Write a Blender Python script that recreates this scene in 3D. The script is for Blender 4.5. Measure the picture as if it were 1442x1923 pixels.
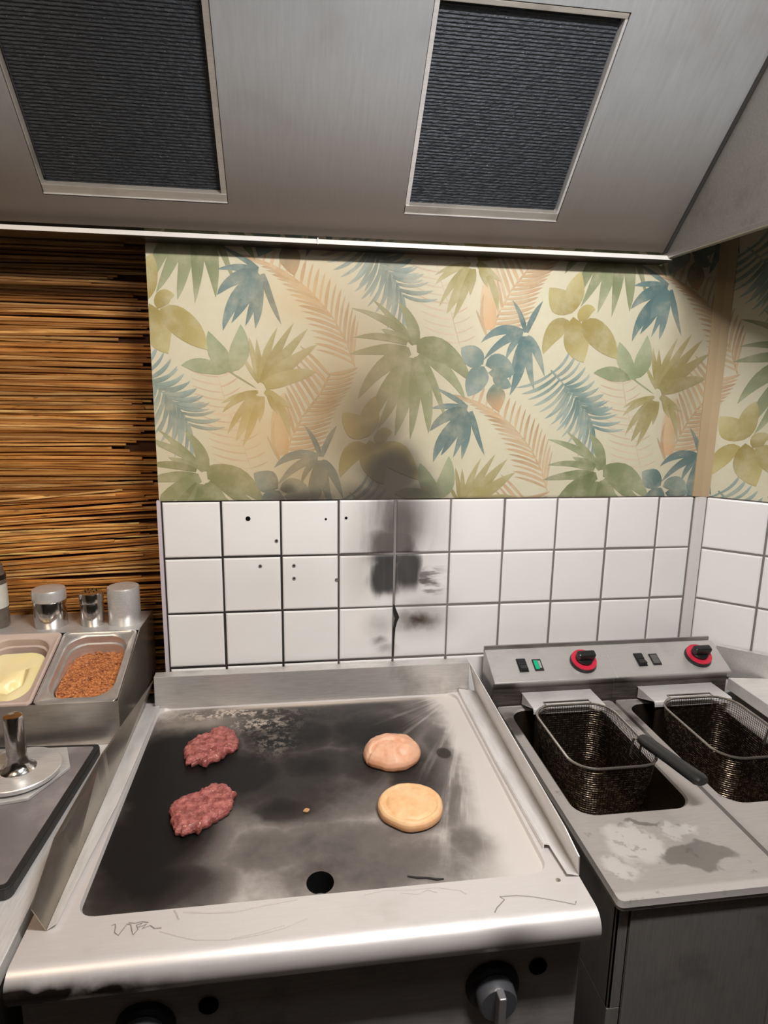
import bpy, bmesh, math, random
from mathutils import Vector, Matrix, noise as mnoise
random.seed(7)
for o in list(bpy.data.objects): bpy.data.objects.remove(o)
SC = bpy.context.scene
COL = SC.collection

# ---------------------------------------------------------------- camera
cd = bpy.data.cameras.new('camera'); cam = bpy.data.objects.new('camera', cd); COL.objects.link(cam)
cd.sensor_fit = 'VERTICAL'; cd.sensor_height = 24.0; cd.lens = 24.0 * 1200.0 / 1923.0
cd.clip_start = 0.02
cam.location = (0.33075, -1.63541, 1.72992)
cam.rotation_mode = 'XYZ'; cam.rotation_euler = (1.3713157, -0.0155793, -0.1415443)
SC.camera = cam

# ---------------------------------------------------------------- light
SC.view_settings.view_transform = 'Standard'; SC.view_settings.look = 'None'
SC.view_settings.gamma = 1.0; SC.view_settings.use_curve_mapping = False
SC.view_settings.exposure = 0.0
wd = bpy.data.worlds.new('world'); SC.world = wd; wd.use_nodes = True
wd.node_tree.nodes['Background'].inputs[0].default_value = (1, .97, .95, 1)
wd.node_tree.nodes['Background'].inputs[1].default_value = 0.012
def area(name, loc, rot, sx, sy, power, col):
    l = bpy.data.lights.new(name, 'AREA'); l.shape = 'RECTANGLE'; l.size = sx; l.size_y = sy
    l.energy = power; l.color = col
    o = bpy.data.objects.new(name, l); COL.objects.link(o); o.location = loc; o.rotation_euler = rot
    return o
area('hood_tube_light', (0.76, -1.27, 2.53), (math.radians(24), 0, 0), 0.50, 0.10, 35, (1, .98, .968))
area('added_warm_fill', (-0.55, -1.15, 2.50), Vector((-.25, .45, -.85)).to_track_quat('-Z', 'Y').to_euler(), 0.35, 0.10, 8, (1, .80, .58))  # added unseen warm lamp, brightens the sauce and mat on the left
area('ambient_fill', (0.2, -2.55, 2.68), (0, 0, 0), 1.2, 0.6, 0.8, (1, .90, .80))  # unseen lamp added behind the camera for weak ambient light

# ---------------------------------------------------------------- node helpers
def lin(c):
    return c / 12.92 if c <= .04045 else ((c + .055) / 1.055) ** 2.4
def rgb(r, g, b):
    return (lin(r / 255), lin(g / 255), lin(b / 255), 1)
class NT:
    def __init__(s, name):
        s.mat = bpy.data.materials.new(name); s.mat.use_nodes = True
        s.t = s.mat.node_tree; s.b = s.t.nodes['Principled BSDF']
    def n(s, t): return s.t.nodes.new(t)
    def put(s, sock, v):
        if v is None: return
        if isinstance(v, bpy.types.NodeSocket): s.t.links.new(v, sock)
        else: sock.default_value = v
    def m(s, op, a, b=None, c=None, clamp=False):
        n = s.n('ShaderNodeMath'); n.operation = op; n.use_clamp = clamp
        s.put(n.inputs[0], a); s.put(n.inputs[1], b); s.put(n.inputs[2], c)
        return n.outputs[0]
    def add(s, *a):
        r = a[0]
        for x in a[1:]: r = s.m('ADD', r, x)
        return r
    def mul(s, *a):
        r = a[0]
        for x in a[1:]: r = s.m('MULTIPLY', r, x)
        return r
    def sub(s, a, b): return s.m('SUBTRACT', a, b)
    def mx(s, *a):
        r = a[0]
        for x in a[1:]: r = s.m('MAXIMUM', r, x)
        return r
    def sat(s, a): return s.m('ADD', a, 0.0, clamp=True)
    def ss(s, x, lo, hi):
        n = s.n('ShaderNodeMapRange'); n.interpolation_type = 'SMOOTHSTEP'; n.clamp = True
        s.put(n.inputs[0], x); n.inputs[1].default_value = lo; n.inputs[2].default_value = hi
        n.inputs[3].default_value = 0; n.inputs[4].default_value = 1
        if lo > hi:
            n.inputs[1].default_value = hi; n.inputs[2].default_value = lo
            n.inputs[3].default_value = 1; n.inputs[4].default_value = 0
        return n.outputs[0]
    def mix(s, f, a, b):
        n = s.n('ShaderNodeMix'); n.data_type = 'RGBA'
        s.put(n.inputs[0], f); s.put(n.inputs[6], a); s.put(n.inputs[7], b)
        return n.outputs[2]
    def pos(s, obj=False):
        if obj: v = s.n('ShaderNodeTexCoord').outputs['Object']
        else: v = s.n('ShaderNodeNewGeometry').outputs['Position']
        x = s.n('ShaderNodeSeparateXYZ'); s.put(x.inputs[0], v)
        return v, x.outputs[0], x.outputs[1], x.outputs[2]
    def noise(s, v, scale, detail=3, rough=.55, sc=None):
        if sc:
            mp = s.n('ShaderNodeMapping'); s.put(mp.inputs[0], v); mp.inputs['Scale'].default_value = sc; v = mp.outputs[0]
        n = s.n('ShaderNodeTexNoise'); s.put(n.inputs['Vector'], v)
        n.inputs['Scale'].default_value = scale; n.inputs['Detail'].default_value = detail; n.inputs['Roughness'].default_value = rough
        return n.outputs[0]
    def blob(s, x, y, x0, y0, sx, sy, k=1.0):
        a = s.m('POWER', s.m('ABSOLUTE', s.mul(s.sub(x, x0), 1 / sx)), 2.0)
        b = s.m('POWER', s.m('ABSOLUTE', s.mul(s.sub(y, y0), 1 / sy)), 2.0)
        return s.mul(s.m('EXPONENT', s.mul(s.add(a, b), -1.0)), k)
    def sblob(s, x, y, x0, y0, sx, sy, k=1.0, p=3.0):
        a = s.m('POWER', s.m('ABSOLUTE', s.mul(s.sub(x, x0), 1 / sx)), p)
        b = s.m('POWER', s.m('ABSOLUTE', s.mul(s.sub(y, y0), 1 / sy)), p)
        return s.mul(s.m('EXPONENT', s.mul(s.add(a, b), -1.0)), k)
    def warp(s, v, x, y, scale, amt):
        n = s.n('ShaderNodeTexNoise'); s.put(n.inputs['Vector'], v); n.inputs['Scale'].default_value = scale; n.inputs['Detail'].default_value = 3
        sp = s.n('ShaderNodeSeparateColor'); s.put(sp.inputs[0], n.outputs['Color'])
        return s.add(x, s.mul(s.sub(sp.outputs[0], .5), amt)), s.add(y, s.mul(s.sub(sp.outputs[1], .5), amt))
    def bump(s, h, strength=.2, dist=.002):
        n = s.n('ShaderNodeBump'); n.inputs['Strength'].default_value = strength; n.inputs['Distance'].default_value = dist
        s.put(n.inputs['Height'], h); s.t.links.new(n.outputs[0], s.b.inputs['Normal'])
    def set(s, **k):
        for a, v in k.items():
            nm = {'col': 'Base Color', 'met': 'Metallic', 'rough': 'Roughness', 'spec': 'Specular IOR Level', 'coat': 'Coat Weight',
                  'trans': 'Transmission Weight', 'sss': 'Subsurface Weight', 'emi': 'Emission Color', 'emis': 'Emission Strength', 'alpha': 'Alpha', 'ior': 'IOR'}[a]
            s.put(s.b.inputs[nm], v)
        return s.mat
def simple(name, col, met=0, rough=.5, spec=.5, var=.12, scale=30, **k):
    t = NT(name); v, x, y, z = t.pos(True)
    n = t.noise(v, scale, 4)
    d = tuple(c * (1 - var) for c in col[:3]) + (1,); l = tuple(min(1, c * (1 + var)) for c in col[:3]) + (1,)
    t.set(col=t.mix(n, d, l), met=met, rough=rough, spec=spec, **k)
    return t.mat
def steel(name, col=(.6, .58, .56, 1), rough=.38, met=.85, brush=(3, 60, 60), dirt=.25, dirtcol=(.12, .10, .085, 1)):
    t = NT(name); v, x, y, z = t.pos()
    n = t.noise(v, 6, 4, .6, brush); w = t.noise(v, 9, 4)
    c = t.mix(t.ss(n, .3, .7), tuple(q * .86 for q in col[:3]) + (1,), col)
    c = t.mix(t.mul(t.ss(w, .5, .78), dirt), c, dirtcol)
    t.set(col=c, met=met, rough=t.add(rough - .06, t.mul(n, .14)))
    t.bump(n, .06, .001)
    return t.mat

# ---------------------------------------------------------------- mesh helpers
class MB:
    def __init__(s): s.v = []; s.f = []; s.mi = []; s.col = None
    def add(s, vs, fs, mi=0):
        o = len(s.v); s.v += [tuple(p) for p in vs]; s.f += [tuple(i + o for i in f) for f in fs]; s.mi += [mi] * len(fs)
        return s
    def box(s, x0, x1, y0, y1, z0, z1, mi=0):
        vs = [(x, y, z) for z in (z0, z1) for y in (y0, y1) for x in (x0, x1)]
        return s.add(vs, [(0, 2, 3, 1), (4, 5, 7, 6), (0, 1, 5, 4), (2, 6, 7, 3), (0, 4, 6, 2), (1, 3, 7, 5)], mi)
    def loft(s, loops, closed=True, cap0=False, cap1=False, mi=0):
        n = len(loops[0]); vs = [p for l in loops for p in l]; fs = []
        for a in range(len(loops) - 1):
            for i in range(n if closed else n - 1):
                j = (i + 1) % n
                fs.append((a * n + i, a * n + j, (a + 1) * n + j, (a + 1) * n + i))
        if cap0: fs.append(tuple(reversed(range(n))))
        if cap1: fs.append(tuple((len(loops) - 1) * n + i for i in range(n)))
        return s.add(vs, fs, mi)
    def lathe(s, prof, c=(0, 0, 0), axis='z', n=32, mi=0, caps=True):
        loops = []
        for r, h in prof:
            l = []
            for i in range(n):
                a = 2 * math.pi * i / n; u, w = r * math.cos(a), r * math.sin(a)
                p = {'z': (u, w, h), 'y': (u, h, -w), 'x': (h, u, w)}[axis]
                l.append((c[0] + p[0], c[1] + p[1], c[2] + p[2]))
            loops.append(l)
        return s.loft(loops, True, caps, caps, mi)
    def prism(s, poly, a0, a1, axis='x', mi=0):
        def P(q, a): return {'x': (a, q[0], q[1]), 'y': (q[0], a, q[1]), 'z': (q[0], q[1], a)}[axis]
        return s.loft([[P(q, a0) for q in poly], [P(q, a1) for q in poly]], True, True, True, mi)
    def tube(s, pts, r, n=8, closed=False, mi=0, caps=True):
        P = [Vector(p) for p in pts]; L = len(P); loops = []
        up = None
        for i in range(L):
            if closed: d = P[(i + 1) % L] - P[i - 1]
            else: d = P[min(i + 1, L - 1)] - P[max(i - 1, 0)]
            d.normalize()
            if up is None:
                up = Vector((0, 0, 1)) if abs(d.z) < .9 else Vector((1, 0, 0))
            up = (up - d * up.dot(d)).normalized(); sd = d.cross(up)
            rr = r[i] if isinstance(r, (list, tuple)) else r
            loops.append([P[i] + (up * math.cos(2 * math.pi * k / n) + sd * math.sin(2 * math.pi * k / n)) * rr for k in range(n)])
        if closed: loops.append(loops[0]); caps = False
        return s.loft(loops, True, caps, caps, mi)
    def build(s, name, mats, parent=None, smooth=False, bevel=0, loc=None, kind=None, rot=None, angle=35):
        if not isinstance(mats, (list, tuple)): mats = [mats]
        me = bpy.data.meshes.new(name)
        off = Vector((0, 0, 0))
        base = Vector(loc) if loc is not None else None
        if base is not None: off = base
        elif parent is not None:
            q = parent
            while q is not None: off = off + q.location; q = q.parent
        me.from_pydata([(p[0] - off.x, p[1] - off.y, p[2] - off.z) for p in s.v], [], s.f)
        for m_ in mats: me.materials.append(m_)
        me.polygons.foreach_set('material_index', s.mi)
        if s.col:
            at = me.color_attributes.new('Col', 'FLOAT_COLOR', 'POINT')
            at.data.foreach_set('color', [c for q in s.col for c in q])
        bm = bmesh.new(); bm.from_mesh(me); bmesh.ops.recalc_face_normals(bm, faces=bm.faces); bm.to_mesh(me); bm.free()
        o = bpy.data.objects.new(name, me); COL.objects.link(o)
        if base is not None: o.location = base
        if parent is not None:
            o.parent = parent
            if base is not None:
                o.location = base - parent.location
        if rot: o.rotation_euler = rot
        if smooth:
            me.polygons.foreach_set('use_smooth', [True] * len(me.polygons))
            try: me.set_sharp_from_angle(angle=math.radians(angle))
            except Exception: pass
        if bevel:
            b = o.modifiers.new('bevel', 'BEVEL'); b.width = bevel; b.segments = 2; b.limit_method = 'ANGLE'; b.angle_limit = math.radians(40)
        if kind: o['kind'] = kind
        me.update()
        return o
def tag(o, label=None, cat=None, group=None, kind=None):
    if label: o['label'] = label
    if cat: o['category'] = cat
    if group: o['group'] = group
    if kind: o['kind'] = kind
    return o
def thing(name, label, cat, loc=(0, 0, 0), group=None, rz=0):
    o = bpy.data.objects.new(name, None); COL.objects.link(o); o.location = loc; o.rotation_euler = (0, 0, rz)
    o.empty_display_size = .05
    return tag(o, label, cat, group)
def rrect(x0, x1, y0, y1, r, z, n=8):
    p = []
    for cx, cy, a0 in ((x1 - r, y1 - r, 0), (x0 + r, y1 - r, 90), (x0 + r, y0 + r, 180), (x1 - r, y0 + r, 270)):
        for i in range(n + 1):
            a = math.radians(a0 + 90 * i / n); p.append((cx + r * math.cos(a), cy + r * math.sin(a), z))
    return p
def arc(cx, cy, r, a0, a1, n):
    return [(cx + r * math.cos(math.radians(a0 + (a1 - a0) * i / n)), cy + r * math.sin(math.radians(a0 + (a1 - a0) * i / n))) for i in range(n + 1)]

# ---------------------------------------------------------------- shared materials
M_steel = steel('brushed_steel', (.62, .60, .58, 1), .36, .8)
M_bright = steel('bright_steel', (.80, .78, .76, 1), .34, .55, dirt=.12)
M_chrome = steel('polished_steel', (.74, .72, .70, 1), .14, 1.0, dirt=.1)
M_dull = steel('dull_steel', (.40, .38, .36, 1), .42, .85, dirt=.45)
M_black = simple('black_plastic', (.012, .012, .012, 1), rough=.38)
M_blackhole = simple('dark_opening', (.004, .004, .004, 1), rough=.9, spec=.1)
M_plaster = simple('plaster', rgb(190, 182, 170), rough=.85, var=.06)

# ================================================================ SETTING
def wallbox(name, x0, x1, y0, y1, z0, z1, mat):
    return MB().box(x0, x1, y0, y1, z0, z1).build(name, mat, kind='structure')
M_room = simple('room_paint', rgb(132, 122, 110), rough=.8, var=.05)
M_floor = simple('floor_tiles', rgb(52, 46, 42), rough=.5, var=.2, scale=8)
wallbox('floor', -1.7, 3.2, -3.5, .5, -.1, 0, M_floor)
wallbox('ceiling', -1.7, 3.2, -3.5, .5, 2.75, 2.85, M_room)
wallbox('wall_left', -1.7, -1.6, -3.5, .5, 0, 2.75, M_room)
wallbox('wall_front', -1.6, 3.1, -3.5, -3.4, 0, 2.75, M_room)
wallbox('wall_right', 3.0, 3.1, -3.4, -1.28, 0, 2.75, M_room)
wall_back = wallbox('wall_back', 0.0, 1.62, .004, .26, 0, 2.75, M_plaster)
wallbox('wall_back_recess', -1.6, 0.0, .235, .26, 0, 2.75, M_plaster)
D_ANG = math.radians(50); D_DIR = Vector((math.sin(D_ANG), -math.cos(D_ANG), 0)); D_NRM = Vector((-math.cos(D_ANG), -math.sin(D_ANG), 0)); D_O = Vector((1.475, 0, 0))
def DW(s, d, z):
    p = D_O + D_DIR * s + D_NRM * d; return (p.x, p.y, z)
mb = MB(); q = [(-.0, -.004), (2.05, -.004), (2.05, -.12), (-.0, -.12)]
mb.loft([[DW(a, b, 0) for a, b in q], [DW(a, b, 2.75) for a, b in q]], True, True, True)
wall_diag = mb.build('wall_right_angled', M_plaster, kind='structure')

# ---- glazed tiles with soot
def tile_material():
    t = NT('white_glazed_tile'); v, x, y, z = t.pos()
    xw, zw = t.warp(v, x, z, 12, .030); xs, zs = t.warp(v, x, z, 45, .02)
    x1, z1 = t.add(xw, t.sub(xs, x)), t.add(zw, t.sub(zs, z))
    B = t.blob
    S = t.sblob
    vs = t.noise(v, 1, 3, .6, (26, 5, 5)); hs = t.noise(v, 1, 3, .6, (10, 5, 42))
    xs2 = t.add(xw, t.mul(t.sub(vs, .5), .05))
    soot = t.mx(S(xs2, zw, .576, 1.222, .050, .066, 1.0), S(xs2, zw, .638, 1.235, .044, .062, .97), S(xs2, zw, .595, 1.30, .078, .07, .95), S(xs2, zw, .610, 1.37, .095, .15, .80, 2.0), S(xs2, zw, .60, 1.31, .130, .22, .36, 2.2))
    soot = t.mul(soot, t.add(.86, t.mul(vs, .24)))
    soot = t.mx(soot, t.mul(S(xs2, zw, .69, 1.20, .055, .06, .75, 2.0), t.ss(hs, .36, .62)))
    soot = t.mul(soot, t.ss(t.add(zw, t.mul(t.sub(vs, .5), .03)), 1.132, 1.178))
    core = t.mx(S(xs2, zw, .574, 1.222, .056, .068, 1.0), S(xs2, zw, .640, 1.24, .044, .060, .85))
    soot = t.mul(t.ss(soot, .06, .80), t.add(.90, t.mul(vs, .10)))
    low = t.mx(B(x1, z1, .67, 1.088, .055, .026, 1.0), B(xw, zw, .675, 1.10, .07, .05, .35), B(x1, z1, .635, 1.095, .03, .028, .6), B(x1, z1, .56, 1.035, .016, .012, .5), B(x1, z1, .58, 1.01, .02, .012, .3), B(x1, z1, .565, 1.085, .03, .03, .2), B(x1, z1, .70, 1.08, .03, .02, .5))
    haze = t.mul(t.mx(B(xw, zw, .50, 1.30, .045, .20, .26), B(xw, zw, .72, 1.36, .05, .10, .22), B(xw, zw, .27, 1.2, .2, .07, .08)), t.ss(z, 1.1, 1.16))
    n = t.noise(v, 7, 3)
    c = t.mix(n, rgb(236, 233, 230), rgb(226, 222, 219))
    c = t.mix(t.sat(haze), c, rgb(120, 105, 85))
    c = t.mix(t.m('POWER', t.sat(low), .62), c, rgb(60, 44, 30))
    c = t.mix(t.sat(soot), c, t.mix(t.ss(core, .25, .7), rgb(74, 68, 64), rgb(25, 24, 24)))
    t.set(col=c, rough=t.add(.20, t.mul(t.sat(soot), .45)), spec=.5)
    t.bump(t.noise(v, 9, 2), .05, .004)
    return t.mat
def grout_material():
    t = NT('tile_grout'); v, x, y, z = t.pos()
    n = t.noise(v, 12, 3)
    f = t.sat(t.add(t.ss(x, .25, .8), t.mul(t.sub(n, .5), .7)))
    c = t.mix(f, rgb(34, 30, 29), rgb(118, 110, 106))
    c = t.mix(t.mul(t.blob(x, z, .605, 1.28, .03, .15, 1), .8), c, rgb(135, 132, 128))
    t.set(col=c, rough=.9)
    return t.mat
M_tile = tile_material(); M_grout = grout_material()
def tile_rows(): return [1.43, 1.281, 1.131, .981, .831, .681, .531]
def pillow(mb, P, a0, a1, z0, z1, t=.006, e=.004):
    r = lambda d, ins: [P(a0 + ins, d, z0 + ins), P(a1 - ins, d, z0 + ins), P(a1 - ins, d, z1 - ins), P(a0 + ins, d, z1 - ins)]
    mb.loft([r(-t, 0), r(-e * .6, 0), r(-e * .25, e * .3), r(0, e)], True, True, True, 0)
rows = tile_rows()
# back wall: straight grid, slightly irregular as laid by hand
mb = MB(); xs_ = [0.004] + [.15 * i for i in range(1, 10)] + [1.456]
P = lambda a, d, z: (a, -d, z)
g = .0028
rj = random.Random(3)
for i in range(len(xs_) - 1):
    for j in range(len(rows) - 1):
        jz = rj.uniform(-.001, .001); jx = rj.uniform(-.0006, .0006)
        pillow(mb, P, xs_[i] + g + jx, xs_[i + 1] - g + jx, rows[j + 1] + g + jz, rows[j] - g + jz)
mb.add([(0.0, .0028, .53), (1.458, .0028, .53), (1.458, .0028, 1.431), (0.0, .0028, 1.431)], [(0, 1, 2, 3)], 1)
tiles = mb.build('tile_field', [M_tile, M_grout], wall_back)
# jagged crack in the joint
mb = MB(); pts = [(.600, 1.138, .002), (.603, 1.125, .004), (.607, 1.112, .006), (.611, 1.10, .007), (.607, 1.088, .005), (.603, 1.07, .004), (.602, 1.04, .0025), (.601, 1.0, .002), (.601, .985, .001)]
mb.loft([[(a - w, -.0012, b) for a, b, w in pts], [(a + w * .7, -.0012, b + .001) for a, b, w in pts]], False)
mb.build('joint_crack', simple('crack_black', (.01, .009, .008, 1), rough=.9), wall_back)
M_plug = simple('wall_plug_grey', rgb(120, 116, 112), rough=.6)
for (a, b, r) in ((.217, 1.383, .0062), (.416, 1.379, .003), (.469, 1.381, .0038)):
    MB().lathe([(r, .001), (r, -.0008)], (a, 0, b), 'y', 16).build('drill_hole', M_blackhole, wall_back)
for (a, b) in ((.288, 1.323), (.245, 1.256), (.332, 1.255), (.332, 1.220), (.444, 1.213)):
    MB().lathe([(.0048, .001), (.0048, -.0014), (.0026, -.0016), (.0022, .0)], (a, 0, b), 'y', 16).build('wall_plug', [M_plug], wall_back)
# angled wall tiles
mb = MB(); ss_ = [.0135 + .157 * i for i in range(13)]
P = lambda a, d, z: DW(a, d, z)
for i in range(len(ss_) - 1):
    for j in range(len(rows) - 1):
        pillow(mb, P, ss_[i] + g, ss_[i + 1] - g, rows[j + 1] + g, rows[j] - g)
mb.add([DW(.01, -.0028, .53), DW(2.0, -.0028, .53), DW(2.0, -.0028, 1.431), DW(.01, -.0028, 1.431)], [(0, 1, 2, 3)], 1)
mb.build('tile_field', [M_tile, M_grout], wall_diag)
# corner strips and tile edge trim
M_strip = simple('white_corner_filler', rgb(206, 200, 196), rough=.6, var=.05)
M_strip2 = simple('stained_corner_filler', rgb(172, 150, 116), rough=.7, var=.10, scale=9)
MB().prism([(1.4575, .002), (1.4575, -.001), (1.470, -.006), (1.4845, -.0105), (1.4865, -.0085), (1.476, .004)], .53, 1.43, 'z').build('trim_1', M_strip, kind='structure')
MB().prism([(1.446, .003), (1.447, -.003), (1.470, -.007), (1.489, -.0145), (1.4875, -.0085), (1.476, .004)], 1.43, 2.6, 'z').build('trim_2', M_strip2, kind='structure')
MB().prism([(-.006, .01), (-.006, -.003), (.003, -.003), (.003, .01)], .53, 1.432, 'z').build('trim_3', simple('tile_edge_profile', rgb(196, 184, 190), rough=.5, var=.05), kind='structure')

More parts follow.
